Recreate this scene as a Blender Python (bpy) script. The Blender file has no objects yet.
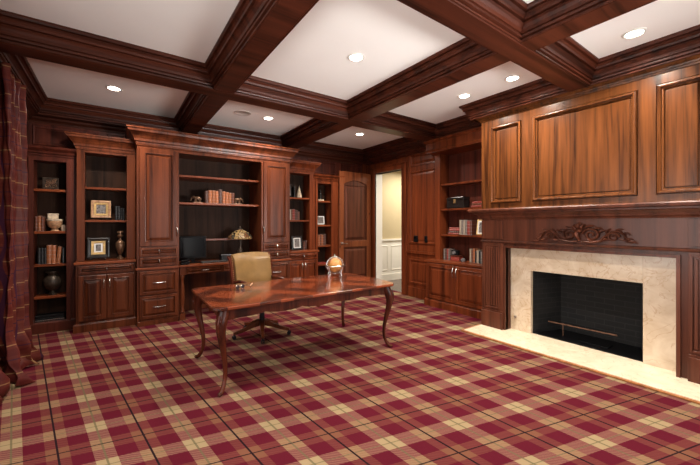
import bpy, bmesh, math, random
from mathutils import Vector, Matrix
random.seed(7)
PI = math.pi
scene = bpy.context.scene
COL = scene.collection
# ---------------------------------------------------------------- camera / exposure
cd = bpy.data.cameras.new('camera'); cam = bpy.data.objects.new('camera', cd); COL.objects.link(cam)
cd.sensor_width = 36; cd.lens = 36 * 330.6 / 700; cd.shift_y = -8.5 / 700; cd.clip_start = .05
cam.location = (0, 0, 1.5); cam.rotation_euler = (PI / 2, 0, -math.radians(35.406))
scene.camera = cam
vs = scene.view_settings
vs.view_transform = 'Standard'; vs.look = 'None'; vs.gamma = 1; vs.use_curve_mapping = False; vs.exposure = 0.76
# ---------------------------------------------------------------- world
w = bpy.data.worlds.new('world'); scene.world = w; w.use_nodes = True
nt = w.node_tree; nt.nodes.clear()
sky = nt.nodes.new('ShaderNodeTexSky'); sky.sky_type = 'HOSEK_WILKIE'; sky.sun_direction = (-.3, -.5, .8)
bgn = nt.nodes.new('ShaderNodeBackground'); bgn.inputs[1].default_value = .8
wo = nt.nodes.new('ShaderNodeOutputWorld')
nt.links.new(sky.outputs[0], bgn.inputs[0]); nt.links.new(bgn.outputs[0], wo.inputs[0])

def area(name, loc, rot, sx, sy, power, color, spread=PI):
    l = bpy.data.lights.new(name, 'AREA'); l.shape = 'RECTANGLE'; l.size = sx; l.size_y = sy
    l.energy = power; l.color = color; l.spread = spread
    o = bpy.data.objects.new(name, l); o.location = loc; o.rotation_euler = rot; COL.objects.link(o); return o
# daylight lamps at two unseen added windows (left wall, behind the camera)
area('window_daylight', (-.98, 1.3, 1.55), (0, -PI / 2, 0), 2.3, 3.0, 30, (1, .97, .93))
area('window_daylight', (2.6, -2.15, 1.6), (PI / 2, 0, 0), 4.2, 2.3, 36, (1, .97, .93))
# added fill lamps by those windows, angled up to brighten the ceiling
area('window_ground_bounce', (-.96, 1.3, 1.3), (0, -math.radians(108), 0), 1.2, 2.8, 13, (1, .97, .93), math.radians(70))
area('hall_ceiling_light', (6.5, 5.6, 2.9), (0, 0, 0), 1.2, 1.0, 62, (1, .93, .8))  # unseen area lamp added to light the hall
area('window_ground_bounce', (3.9, -2.11, 1.3), (math.radians(106), 0, math.radians(19)), 1.5, .9, 23, (1, .96, .93), math.radians(50))  # second added fill, aimed at the far ceiling
SPOT_W = 98; SPOT_COL = (1, .9, .78)

# ---------------------------------------------------------------- materials
def newmat(name):
    m = bpy.data.materials.new(name); m.use_nodes = True
    return m, m.node_tree, m.node_tree.nodes['Principled BSDF']
def N(t, kind, **kw):
    n = t.nodes.new(kind)
    for k, v in kw.items(): setattr(n, k, v)
    return n
def plain(name, col, rough=.5, metal=0, emit=None, noise=0, nscale=20, coat=0):
    m, t, b = newmat(name)
    b.inputs['Base Color'].default_value = (*col, 1); b.inputs['Roughness'].default_value = rough
    b.inputs['Metallic'].default_value = metal; b.inputs['Coat Weight'].default_value = coat
    if emit: b.inputs['Emission Color'].default_value = (*emit[0], 1); b.inputs['Emission Strength'].default_value = emit[1]
    if noise:
        tc = N(t, 'ShaderNodeTexCoord'); nz = N(t, 'ShaderNodeTexNoise'); nz.inputs['Scale'].default_value = nscale; nz.inputs['Detail'].default_value = 4
        cr = N(t, 'ShaderNodeValToRGB')
        cr.color_ramp.elements[0].position = .3; cr.color_ramp.elements[1].position = .7
        cr.color_ramp.elements[0].color = (*[c * (1 - noise) for c in col], 1); cr.color_ramp.elements[1].color = (*[min(1, c * (1 + noise)) for c in col], 1)
        t.links.new(tc.outputs['Object'], nz.inputs['Vector']); t.links.new(nz.outputs['Fac'], cr.inputs[0]); t.links.new(cr.outputs[0], b.inputs['Base Color'])
    return m
def wood(name, c0, c1, axis='Z', rough=.3, coat=.04, fig=1.0, knots=False):
    m, t, b = newmat(name)
    tc = N(t, 'ShaderNodeTexCoord'); mp = N(t, 'ShaderNodeMapping')
    s = {'X': (.7, 17, 17), 'Y': (17, .7, 17), 'Z': (17, 17, .7)}[axis]
    mp.inputs['Scale'].default_value = s
    oi = N(t, 'ShaderNodeObjectInfo'); ad = N(t, 'ShaderNodeVectorMath', operation='ADD'); sc = N(t, 'ShaderNodeMath', operation='MULTIPLY'); sc.inputs[1].default_value = 31
    t.links.new(oi.outputs['Random'], sc.inputs[0]); t.links.new(tc.outputs['Object'], mp.inputs['Vector'])
    t.links.new(mp.outputs[0], ad.inputs[0]); t.links.new(sc.outputs[0], ad.inputs[1])
    n1 = N(t, 'ShaderNodeTexNoise'); n1.inputs['Scale'].default_value = .55; n1.inputs['Detail'].default_value = 5; n1.inputs['Distortion'].default_value = .7 * fig
    n2 = N(t, 'ShaderNodeTexNoise'); n2.inputs['Scale'].default_value = 4.5; n2.inputs['Detail'].default_value = 3; n2.inputs['Distortion'].default_value = .3
    t.links.new(ad.outputs[0], n1.inputs['Vector']); t.links.new(ad.outputs[0], n2.inputs['Vector'])
    mx = N(t, 'ShaderNodeMath', operation='MULTIPLY_ADD'); mx.inputs[1].default_value = .3
    t.links.new(n2.outputs['Fac'], mx.inputs[0]); t.links.new(n1.outputs['Fac'], mx.inputs[2])
    cr = N(t, 'ShaderNodeValToRGB'); e = cr.color_ramp.elements
    e[0].position = .45; e[0].color = (*c0, 1); e[1].position = .84; e[1].color = (*c1, 1)
    mid = e.new(.63); mid.color = (*[(a * .45 + c * .55) for a, c in zip(c0, c1)], 1)
    t.links.new(mx.outputs[0], cr.inputs[0])
    out = cr.outputs[0]
    if knots:
        v = N(t, 'ShaderNodeTexVoronoi'); v.inputs['Scale'].default_value = 7
        m2 = N(t, 'ShaderNodeMapping'); m2.inputs['Scale'].default_value = (1, 1, .6); t.links.new(tc.outputs['Object'], m2.inputs[0]); t.links.new(m2.outputs[0], v.inputs['Vector'])
        r2 = N(t, 'ShaderNodeValToRGB'); r2.color_ramp.elements[0].position = .05; r2.color_ramp.elements[0].color = (.25, .2, .2, 1); r2.color_ramp.elements[1].position = .16; r2.color_ramp.elements[1].color = (1, 1, 1, 1)
        t.links.new(v.outputs['Distance'], r2.inputs[0])
        mm = N(t, 'ShaderNodeMix', data_type='RGBA', blend_type='MULTIPLY'); mm.inputs[0].default_value = 1
        t.links.new(out, mm.inputs[6]); t.links.new(r2.outputs[0], mm.inputs[7]); out = mm.outputs[2]
    t.links.new(out, b.inputs['Base Color'])
    b.inputs['Roughness'].default_value = rough; b.inputs['Coat Weight'].default_value = coat; b.inputs['Coat Roughness'].default_value = .18; b.inputs['Specular IOR Level'].default_value = .2
    return m

M = {}
M['cherry'] = wood('cherry_wood', (.034, .0075, .003), (.150, .038, .014), rough=.31)
M['cherry_h'] = wood('cherry_wood_horizontal', (.075, .015, .006), (.25, .062, .021), axis='X', rough=.31)
M['cherry_r'] = wood('red_cherry_wood', (.055, .011, .004), (.20, .044, .014), rough=.32)
M['walnut'] = wood('walnut_panelling', (.026, .0072, .0022), (.145, .046, .0115), rough=.3, fig=2.4)
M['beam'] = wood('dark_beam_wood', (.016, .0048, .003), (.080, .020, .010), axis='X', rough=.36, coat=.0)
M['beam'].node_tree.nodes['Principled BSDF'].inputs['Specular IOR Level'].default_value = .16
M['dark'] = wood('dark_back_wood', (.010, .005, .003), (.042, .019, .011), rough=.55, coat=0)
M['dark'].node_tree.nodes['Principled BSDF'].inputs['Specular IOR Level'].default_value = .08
M['mantel'] = wood('mantel_walnut', (.040, .012, .007), (.13, .039, .020), rough=.36)
M['desk'] = wood('polished_red_wood', (.022, .006, .004), (.11, .023, .011), rough=.26, coat=.2)
M['alder'] = wood('knotty_alder', (.085, .022, .009), (.24, .07, .026), rough=.34, knots=True)
M['maroon'] = wood('maroon_wood', (.035, .008, .005), (.11, .024, .013), rough=.4)
M['hallfloor'] = wood('hall_floor_wood', (.05, .035, .03), (.14, .10, .08), axis='X', rough=.25)
M['edging'] = wood('hearth_edging', (.2, .07, .02), (.42, .17, .06), axis='Y', rough=.35)
M['ceil'] = plain('ceiling_paint', (.88, .87, .84), .8, noise=.01, nscale=3)
M['wall'] = plain('wall_paint', (.42, .34, .205), .8, noise=.03, nscale=4)
M['white'] = plain('white_paint', (.80, .78, .72), .45)
M['steel'] = plain('brushed_nickel', (.62, .60, .57), .25, 1)
M['black'] = plain('black_plastic', (.006, .006, .007), .4, noise=.2)
M['screen'] = plain('dark_screen', (.003, .003, .004), .2)
M['blackwood'] = plain('black_lacquer', (.014, .011, .010), .25, noise=.3, nscale=9)
M['gold'] = plain('aged_gold', (.55, .36, .15), .35, .7, noise=.25, nscale=40)
M['bronze'] = plain('dark_bronze', (.06, .042, .03), .38, .5, noise=.5, nscale=25)
M['bronze2'] = plain('brown_bronze', (.17, .09, .05), .35, .5, noise=.5, nscale=20)
M['cream'] = plain('cream_stone', (.62, .50, .36), .6, noise=.25, nscale=22)
M['basket'] = plain('tan_ceramic', (.45, .25, .13), .5, noise=.35, nscale=30)
M['paper'] = plain('book_pages', (.60, .52, .40), .85, noise=.08, nscale=60)
M['lens'] = plain('tinted_lens', (.03, .03, .035), .08)
M['iron'] = plain('rusty_iron', (.20, .10, .06), .6, .4, noise=.4, nscale=30)
M['photo'] = plain('photo_print', (.16, .14, .13), .4, noise=.8, nscale=45)
M['photo2'] = plain('white_photo_mat', (.75, .74, .72), .5)
M['crystal'] = plain('smoky_glass', (.16, .15, .15), .08)
M['glow'] = plain('lamp_lens', (1, .95, .85), .5, emit=((1, .93, .82), 14))
M['hinge'] = plain('dark_metal', (.03, .03, .035), .35, .8)
M['black'].node_tree.nodes['Principled BSDF'].inputs['Specular IOR Level'].default_value = .2; M['screen'].node_tree.nodes['Principled BSDF'].inputs['Specular IOR Level'].default_value = .25
BK = {}
for n_, c_ in dict(black=(.010, .010, .011), tan=(.30, .095, .03), brown=(.13, .036, .016), red=(.25, .03, .018), cream=(.36, .29, .22), grey=(.17, .14, .12), darkbrown=(.07, .025, .015), orange=(.36, .11, .035)).items():
    m, t, b = newmat(n_ + '_book_cover'); tc = N(t, 'ShaderNodeTexCoord'); sp = N(t, 'ShaderNodeSeparateXYZ'); t.links.new(tc.outputs['Generated'], sp.inputs[0])
    wv = N(t, 'ShaderNodeMath', operation='MULTIPLY'); wv.inputs[1].default_value = 4.2; fr = N(t, 'ShaderNodeMath', operation='FRACT'); gt = N(t, 'ShaderNodeMath', operation='LESS_THAN'); gt.inputs[1].default_value = .10
    t.links.new(sp.outputs[2], wv.inputs[0]); t.links.new(wv.outputs[0], fr.inputs[0]); t.links.new(fr.outputs[0], gt.inputs[0])
    mx = N(t, 'ShaderNodeMix', data_type='RGBA'); mx.inputs[6].default_value = (*c_, 1); mx.inputs[7].default_value = (*[min(1, c * .6 + .16 * min(1, .15 + sum(c_) * 3)) for c in c_], 1) if n_ != 'cream' else (.35, .25, .18, 1)
    t.links.new(gt.outputs[0], mx.inputs[0]); t.links.new(mx.outputs[2], b.inputs['Base Color']); b.inputs['Roughness'].default_value = .42
    BK[n_] = m

# marble
m, t, b = newmat('cream_marble'); tc = N(t, 'ShaderNodeTexCoord')
n1 = N(t, 'ShaderNodeTexNoise'); n1.inputs['Scale'].default_value = 5; n1.inputs['Detail'].default_value = 9; n1.inputs['Distortion'].default_value = 1.2
cr = N(t, 'ShaderNodeValToRGB'); e = cr.color_ramp.elements; e[0].position = .32; e[0].color = (.57, .43, .29, 1); e[1].position = .68; e[1].color = (.72, .60, .46, 1)
n2 = N(t, 'ShaderNodeTexNoise'); n2.inputs['Scale'].default_value = 3.4; n2.inputs['Detail'].default_value = 8; n2.inputs['Distortion'].default_value = 2.0
c2 = N(t, 'ShaderNodeValToRGB'); e = c2.color_ramp.elements; e[0].position = .485; e[0].color = (1, 1, 1, 1); e[1].position = .515; e[1].color = (1, 1, 1, 1); k = e.new(.5); k.color = (.74, .58, .45, 1)
mm = N(t, 'ShaderNodeMix', data_type='RGBA', blend_type='MULTIPLY'); mm.inputs[0].default_value = .8
for a_, b_ in ((tc.outputs['Object'], n1.inputs['Vector']), (tc.outputs['Object'], n2.inputs['Vector']), (n1.outputs[0], cr.inputs[0]), (n2.outputs[0], c2.inputs[0]), (cr.outputs[0], mm.inputs[6]), (c2.outputs[0], mm.inputs[7]), (mm.outputs[2], b.inputs['Base Color'])): t.links.new(a_, b_)
b.inputs['Roughness'].default_value = .3
M['marble'] = m
m2 = m.copy(); m2.name = 'pale_hearth_marble'; M['hearth'] = m2
for n_ in m2.node_tree.nodes:
    if n_.type == 'VALTORGB' and abs(n_.color_ramp.elements[0].position - .32) < .01:
        n_.color_ramp.elements[0].color = (.64, .52, .37, 1); n_.color_ramp.elements[1].color = (.72, .64, .49, 1)
# fire brick
m, t, b = newmat('sooty_brick'); tc = N(t, 'ShaderNodeTexCoord'); sp = N(t, 'ShaderNodeSeparateXYZ'); cb = N(t, 'ShaderNodeCombineXYZ')
sm = N(t, 'ShaderNodeMath', operation='ADD'); br = N(t, 'ShaderNodeTexBrick')
t.links.new(tc.outputs['Object'], sp.inputs[0]); t.links.new(sp.outputs[0], sm.inputs[0]); t.links.new(sp.outputs[1], sm.inputs[1]); t.links.new(sm.outputs[0], cb.inputs[0]); t.links.new(sp.outputs[2], cb.inputs[1])
t.links.new(cb.outputs[0], br.inputs['Vector']); br.inputs['Scale'].default_value = 1
br.inputs['Brick Width'].default_value = .21; br.inputs['Row Height'].default_value = .068; br.inputs['Mortar Size'].default_value = .005
br.inputs['Color1'].default_value = (.0045, .0045, .005, 1); br.inputs['Color2'].default_value = (.010, .009, .0085, 1); br.inputs['Mortar'].default_value = (.017, .016, .016, 1)
t.links.new(br.outputs[0], b.inputs['Base Color']); b.inputs['Roughness'].default_value = .85
M['brick'] = m
# leather
m = plain('olive_tan_leather', (.23, .13, .045), .33, noise=.15, nscale=9, coat=.1); M['leather'] = m

# tartan (u,v in periods); per-band thread colours mixed like warp and weft
def tartan(name, uvbuild, cols, rough, wu=.013, wv=.010, weave=True, sheen=0, spec=.25, dark=(.016, .008, .010), line=(.10, .085, .045)):
    m, t, b = newmat(name)
    L = t.links
    def math_(op, a, bb=None, c=None):
        n = N(t, 'ShaderNodeMath', operation=op)
        for i, v in enumerate((a, bb, c)):
            if v is None: continue
            if isinstance(v, (int, float)): n.inputs[i].default_value = v
            else: L.new(v, n.inputs[i])
        return n.outputs[0]
    tc = N(t, 'ShaderNodeTexCoord'); sp = N(t, 'ShaderNodeSeparateXYZ'); L.new(tc.outputs['Object'], sp.inputs[0])
    u, v = uvbuild(math_, sp.outputs)
    def band(x):
        d = math_('ABSOLUTE', math_('SUBTRACT', math_('FRACT', math_('ADD', x, .5)), .5))   # 0 on the dark line .. .5 on the pale stripe
        cr = N(t, 'ShaderNodeValToRGB'); cr.color_ramp.interpolation = 'CONSTANT'; e = cr.color_ramp.elements
        G_ = [[v_ ** (1 / 3) for v_ in c_] for c_ in cols]
        e[0].position = 0; e[0].color = (*G_[0], 1); e[1].position = .13; e[1].color = (*G_[1], 1)
        k = e.new(.375); k.color = (*G_[2], 1)
        L.new(d, cr.inputs[0]); return d, cr.outputs[0]
    du, cu = band(u); dv, cv = band(v)
    mx = N(t, 'ShaderNodeMix', data_type='RGBA'); mx.inputs[0].default_value = .5
    if weave:
        wn = N(t, 'ShaderNodeTexWave'); wn.bands_direction = 'DIAGONAL'; wn.inputs['Scale'].default_value = 28; wn.inputs['Distortion'].default_value = 1.5
        L.new(tc.outputs['Object'], wn.inputs['Vector'])
        nz = N(t, 'ShaderNodeTexNoise'); nz.inputs['Scale'].default_value = 160; L.new(tc.outputs['Object'], nz.inputs['Vector'])
        f_ = math_('MULTIPLY_ADD', math_('ADD', wn.outputs['Fac'], nz.outputs['Fac']), .30, .20); L.new(f_, mx.inputs[0])
    L.new(cu, mx.inputs[6]); L.new(cv, mx.inputs[7]); gm = N(t, 'ShaderNodeGamma'); gm.inputs[1].default_value = 3; L.new(mx.outputs[2], gm.inputs[0]); c = gm.outputs[0]
    def over(c, fac, col):
        n = N(t, 'ShaderNodeMix', data_type='RGBA'); L.new(fac, n.inputs[0]); L.new(c, n.inputs[6]); n.inputs[7].default_value = (*col, 1); return n.outputs[2]
    c = over(c, math_('MULTIPLY', math_('GREATER_THAN', du, .5 - wu), .75), line); c = over(c, math_('MULTIPLY', math_('GREATER_THAN', dv, .5 - wv * .8), .7), line)
    c = over(c, math_('MULTIPLY', math_('LESS_THAN', dv, wv), .93), dark); c = over(c, math_('LESS_THAN', du, wu), dark)
    L.new(c, b.inputs['Base Color']); b.inputs['Roughness'].default_value = rough; b.inputs['Specular IOR Level'].default_value = spec
    b.inputs['Sheen Weight'].default_value = sheen
    return m
def carpet_uv(mt, o):
    x, y = o[0], o[1]
    den = mt('ADD', mt('ADD', mt('MULTIPLY', x, .0808), mt('MULTIPLY', y, .0622)), 1)
    u = mt('DIVIDE', mt('ADD', mt('ADD', mt('MULTIPLY', x, 2.6132), mt('MULTIPLY', y, .44)), -.4647), den)
    v = mt('DIVIDE', mt('ADD', mt('ADD', mt('MULTIPLY', x, .369), mt('MULTIPLY', y, 2.2071)), -7.3646), den)
    return u, v
M['carpet'] = tartan('tartan_carpet', carpet_uv, ((.15, .060, .035), (.080, .0075, .0155), (.27, .195, .108)), .95, spec=.03)
def cur_uv(mt, o):
    return mt('MULTIPLY', o[1], 3.4), mt('MULTIPLY', o[2], 3.9)
M['curtain'] = tartan('tartan_silk', cur_uv, ((.13, .028, .019), (.085, .014, .012), (.12, .029, .018)), .40, spec=.15, wu=.02, wv=.022, weave=False, dark=(.05, .014, .03), line=(.34, .20, .09))

# ---------------------------------------------------------------- mesh builder
class MB:
    def __init__(s): s.v = []; s.f = []
    def add(s, vs_, fs):
        k = len(s.v); s.v += [tuple(p) for p in vs_]; s.f += [tuple(i + k for i in f) for f in fs]; return s
    def box(s, x0, x1, y0, y1, z0, z1):
        return s.add([(x0, y0, z0), (x1, y0, z0), (x1, y1, z0), (x0, y1, z0), (x0, y0, z1), (x1, y0, z1), (x1, y1, z1), (x0, y1, z1)],
                     [(0, 3, 2, 1), (4, 5, 6, 7), (0, 1, 5, 4), (1, 2, 6, 5), (2, 3, 7, 6), (3, 0, 4, 7)])
    def panel(s, x0, x1, z0, z1, y, prof, back=None, cap=True):
        # concentric rings in the xz plane facing -y; prof = [(inset, out)], out = towards the viewer
        rings = ([(0, back)] if back is not None else []) + list(prof)
        k = len(s.v)
        for i, o in rings:
            s.v += [(x0 + i, y - o, z0 + i), (x1 - i, y - o, z0 + i), (x1 - i, y - o, z1 - i), (x0 + i, y - o, z1 - i)]
        for r in range(len(rings) - 1):
            a = k + 4 * r
            for j in range(4): s.f.append((a + j, a + (j + 1) % 4, a + 4 + (j + 1) % 4, a + 4 + j))
        a = k + 4 * (len(rings) - 1)
        if cap: s.f.append((a, a + 1, a + 2, a + 3))
        if back is not None: s.f.append((k + 3, k + 2, k + 1, k))
        return s
    def door(s, x0, x1, z0, z1, y, t=.028, rail=.055, bev=.035):
        w_ = min(x1 - x0, z1 - z0)
        rail = min(rail, w_ * .24); bev = min(bev, w_ * .14)
        return s.panel(x0, x1, z0, z1, y, [(.0, t - .005), (.005, t), (rail - .004, t), (rail, t + .004), (rail + .006, t + .003), (rail + .008, t - .008), (rail + .009, t - .0265), (rail + .017, t - .0265), (rail + .018, t - .018), (rail + .020 + bev, t - .006), (rail + .021 + bev, t - .001), (rail + .026 + bev, t - .001)], back=0)
    def frame(s, x0, x1, z0, z1, y0, y1, w_):
        s.box(x0, x0 + w_, y0, y1, z0, z1); s.box(x1 - w_, x1, y0, y1, z0, z1); s.box(x0 + w_, x1 - w_, y0, y1, z1 - w_, z1); s.box(x0 + w_, x1 - w_, y0, y1, z0, z0 + w_); return s
    def sweep(s, path, prof, closed=False, side=1):
        # path: xy points; prof: [(out, z)] open polyline; out to the right of travel times side
        n = len(path); P = [Vector(p) for p in path]
        segs = [(P[(i + 1) % n] - P[i]).normalized() for i in range(n if closed else n - 1)]
        nr = [Vector((d.y, -d.x)) * side for d in segs]
        rings = []
        for i in range(n):
            if closed: a, b_ = nr[i - 1], nr[i]
            else: a, b_ = nr[max(i - 1, 0)], nr[min(i, n - 2)]
            mt = (a + b_) / (1 + a.dot(b_))
            rings.append([(P[i].x + mt.x * o, P[i].y + mt.y * o, z) for o, z in prof])
        k = len(s.v); m_ = len(prof)
        for r in rings: s.v += r
        for i in range(n if closed else n - 1):
            a = k + i * m_; b_ = k + ((i + 1) % n) * m_
            for j in range(m_ - 1): s.f.append((a + j, b_ + j, b_ + j + 1, a + j + 1))
        if not closed:
            s.f.append(tuple(k + j for j in range(m_))); s.f.append(tuple(k + (n - 1) * m_ + j for j in reversed(range(m_))))
        return s
    def lathe(s, prof, c=(0, 0, 0), n=20, axis='Z'):
        k = len(s.v); m_ = len(prof)
        for i in range(n):
            a = 2 * PI * i / n
            for r, h in prof:
                p = (r * math.cos(a), r * math.sin(a), h)
                if axis == 'X': p = (p[2], p[0], p[1])
                if axis == 'Y': p = (p[0], p[2], p[1])
                s.v.append((c[0] + p[0], c[1] + p[1], c[2] + p[2]))
        for i in range(n):
            a = k + i * m_; b_ = k + ((i + 1) % n) * m_
            for j in range(m_ - 1): s.f.append((a + j, b_ + j, b_ + j + 1, a + j + 1))
        for j in (0, m_ - 1):
            if prof[j][0] > 1e-5: s.f.append(tuple(k + i * m_ + j for i in range(n)))
        return s
    def tube(s, pts, rad, n=10, closed=False, flat=1.0):
        P = [Vector(p) for p in pts]; R = rad if isinstance(rad, (list, tuple)) else [rad] * len(P)
        k = len(s.v); up = Vector((0, 0, 1)); prev = None; c = len(P)
        for i, p in enumerate(P):
            if closed: d = (P[(i + 1) % c] - P[i - 1]).normalized()
            else: d = (P[min(i + 1, c - 1)] - P[max(i - 1, 0)]).normalized()
            if prev is None:
                a = d.cross(up if abs(d.z) < .9 else Vector((1, 0, 0))).normalized()
            else: a = (prev - d * prev.dot(d)).normalized()
            prev = a; b_ = d.cross(a)
            for j in range(n):
                t_ = 2 * PI * j / n; s.v.append(tuple(p + (a * math.cos(t_) + b_ * math.sin(t_) * flat) * R[i]))
        for i in range(c if closed else c - 1):
            a = k + i * n; b_ = k + ((i + 1) % c) * n
            for j in range(n): s.f.append((a + j, a + (j + 1) % n, b_ + (j + 1) % n, b_ + j))
        if not closed: s.f.append(tuple(k + j for j in range(n))); s.f.append(tuple(k + (c - 1) * n + j for j in range(n)))
        return s
    def sphere(s, c, r, n=16, m_=10, sz=1):
        return s.lathe([(r * math.sin(PI * i / m_) if 0 < i < m_ else 0, -r * sz * math.cos(PI * i / m_)) for i in range(m_ + 1)], c, n)
    def prism(s, pts, y0, y1):   # pts in xz, extruded along y
        k = len(s.v); n = len(pts)
        s.v += [(x, y0, z) for x, z in pts] + [(x, y1, z) for x, z in pts]
        s.f.append(tuple(k + i for i in range(n))); s.f.append(tuple(k + n + i for i in reversed(range(n))))
        for i in range(n): s.f.append((k + i, k + n + i, k + n + (i + 1) % n, k + (i + 1) % n))
        return s
    def slab(s, pts, z0, z1):    # pts in xy, extruded along z
        k = len(s.v); n = len(pts)
        s.v += [(x, y, z0) for x, y in pts] + [(x, y, z1) for x, y in pts]
        s.f.append(tuple(k + i for i in reversed(range(n)))); s.f.append(tuple(k + n + i for i in range(n)))
        for i in range(n): s.f.append((k + i, k + (i + 1) % n, k + n + (i + 1) % n, k + n + i))
        return s
    def xf(s, mat, start=0):
        s.v[start:] = [tuple(mat @ Vector(p)) for p in s.v[start:]]; return s
    def build(s, name, mat, parent=None, bevel=0, smooth=False, seg=1):
        me = bpy.data.meshes.new(name); me.from_pydata(s.v, [], s.f)
        bm = bmesh.new(); bm.from_mesh(me); bmesh.ops.remove_doubles(bm, verts=bm.verts, dist=1e-6)
        bmesh.ops.recalc_face_normals(bm, faces=bm.faces)
        for f in bm.faces: f.smooth = smooth
        if smooth:
            for e_ in bm.edges:
                if len(e_.link_faces) == 2 and e_.calc_face_angle(0) > .75: e_.smooth = False
        bm.to_mesh(me); bm.free(); me.materials.append(mat)
        o = bpy.data.objects.new(name, me); COL.objects.link(o)
        if parent: o.parent = parent
        if bevel:
            b_ = o.modifiers.new('bevel', 'BEVEL'); b_.width = bevel; b_.segments = seg; b_.limit_method = 'ANGLE'; b_.angle_limit = .8
        return o
def tag(o, label=None, cat=None, group=None, kind=None):
    if label: o['label'] = label
    if cat: o['category'] = cat
    if group: o['group'] = group
    if kind: o['kind'] = kind
    return o
def thing(name, label, cat, loc=(0, 0, 0), rz=0, group=None):
    o = bpy.data.objects.new(name, None); o.empty_display_size = .05; COL.objects.link(o); o.location = loc; o.rotation_euler = (0, 0, rz)
    return tag(o, label, cat, group)
def struct(name, mb, mat, label, cat, **k):
    return tag(mb.build(name, mat, **k), label, cat, kind='structure')

# ================================================================= SETTING
XL, XR, YB, YF, ZC = -1.04, 5.03, 6.42, -2.3, 3.25
struct('floor', MB().add([(XL, YF, 0), (XR + .1, YF, 0), (XR + .1, YB, 0), (XL, YB, 0), (XL, YF, -.05), (XR + .1, YF, -.05), (XR + .1, YB, -.05), (XL, YB, -.05)],
       [(0, 1, 2, 3), (7, 6, 5, 4), (0, 4, 5, 1), (1, 5, 6, 2), (2, 6, 7, 3), (3, 7, 4, 0)]), M['carpet'], 'red and tan tartan carpet covering the study floor', 'carpet')
struct('ceiling', MB().box(XL - .1, XR + .4, YF - .1, YB + .1, ZC, ZC + .1), M['ceil'], 'off-white ceiling seen between the dark beams', 'ceiling')
struct('wall_back', MB().box(XL - .1, XR + .1, YB, YB + .1, 0, ZC), M['maroon'], 'dark panelled wall behind the bookcases', 'wall')
wl = MB(); wl.box(XL - .1, XL, YF - .1, -.2, 0, ZC); wl.box(XL - .1, XL, 2.8, YB, 0, ZC); wl.box(XL - .1, XL, -.2, 2.8, 0, .4); wl.box(XL - .1, XL, -.2, 2.8, 2.75, ZC)
struct('wall_left', wl, M['maroon'], 'dark red wall behind the curtain', 'wall')
wf = MB(); wf.box(XL, .5, YF - .1, YF, 0, ZC); wf.box(4.7, XR + .3, YF - .1, YF, 0, ZC); wf.box(.5, 4.7, YF - .1, YF, 0, .45); wf.box(.5, 4.7, YF - .1, YF, 2.75, ZC)
struct('wall_front', wf, M['maroon'], 'dark red wall behind the camera', 'wall')
for i_, (args, ax) in enumerate((((-.2, 2.8, .4, 2.75), 'Y'), ((.5, 4.7, .45, 2.75), 'X'))):  # out-of-view windows, added as a plausible daylight source
    a0, a1, z0, z1 = args; fr = MB(); k = 4
    fr.frame(a0, a1, z0, z1, 0, .06, .07)
    for j in range(1, k): x = a0 + (a1 - a0) * j / k; fr.box(x - .02, x + .02, .01, .05, z0 + .07, z1 - .07)
    gl = MB().box(a0 + .05, a1 - .05, .025, .031, z0 + .05, z1 - .05)
    if ax == 'Y':
        for q in (fr, gl): q.v = [(XL - .09 + y, x, z) for x, y, z in q.v]
    else:
        for q in (fr, gl): q.v = [(x, YF - .09 + y, z) for x, y, z in q.v]
    wo_ = struct('window_%d' % (i_ + 1), fr, M['white'], 'white multi-pane window %s' % ('beside the curtain' if ax == 'Y' else 'in the wall behind the camera'), 'window')
    g_ = plain('window_glass_%d' % i_, (1, 1, 1), .02); g_.node_tree.nodes['Principled BSDF'].inputs['Transmission Weight'].default_value = 1; g_.node_tree.nodes['Principled BSDF'].inputs['IOR'].default_value = 1.05
    gl.build('pane', g_, wo_)
# right wall pieces (door opening Y 5.1..6.14, Z<2.68)
DY0, DY1, DZ = 5.12, 6.02, 2.68
wr = MB(); wr.box(XR, XR + .12, DY1, YB, 0, ZC); wr.box(XR, XR + .12, DY0, DY1, DZ, ZC); wr.box(XR, XR + .12, 4.16, DY0, 0, ZC)
wr.box(XR + .22, XR + .34, YF, 4.16, 0, ZC)
struct('wall_right', wr, M['cherry_r'], 'red wood wall around the doorway', 'wall')
# door casing
dc = MB()
cas = lambda y0, y1, z0, z1, x0=XR - .03, x1=XR + .15: dc.box(x0, x1, y0, y1, z0, z1)
cas(DY0 - .14, DY0, 0, DZ + .12); cas(DY1, DY1 + .12, 0, DZ + .12); cas(DY0, DY1, DZ, DZ + .12)
cas(DY0 - .025, DY0 + .0, 0, DZ + .02, XR - .045, XR); cas(DY0 - .15, DY0 - .125, 0, DZ + .13, XR - .05, XR); cas(DY1, DY1 + .02, 0, DZ + .02, XR - .045, XR)
cas(DY0 - .15, DY1 + .13, DZ + .11, DZ + .14, XR - .05, XR); cas(DY0, DY1, DZ, DZ + .02, XR - .045, XR)
struct('trim_1', dc, M['cherry_r'], 'dark red wooden casing around the open doorway', 'door casing', bevel=.004)
hc = MB(); hc.box(XR - .0, XR + .19, DY1 - .015, DY1, 0, DZ); hc.box(XR + .15, XR + .19, DY1, DY1 + .08, 0, DZ); hc.box(XR + .15, XR + .19, DY0 - .08, DY0 - .01, 0, DZ)
struct('trim_2', hc, M['white'], 'white casing on the hall side of the doorway', 'door casing', bevel=.004)
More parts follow.
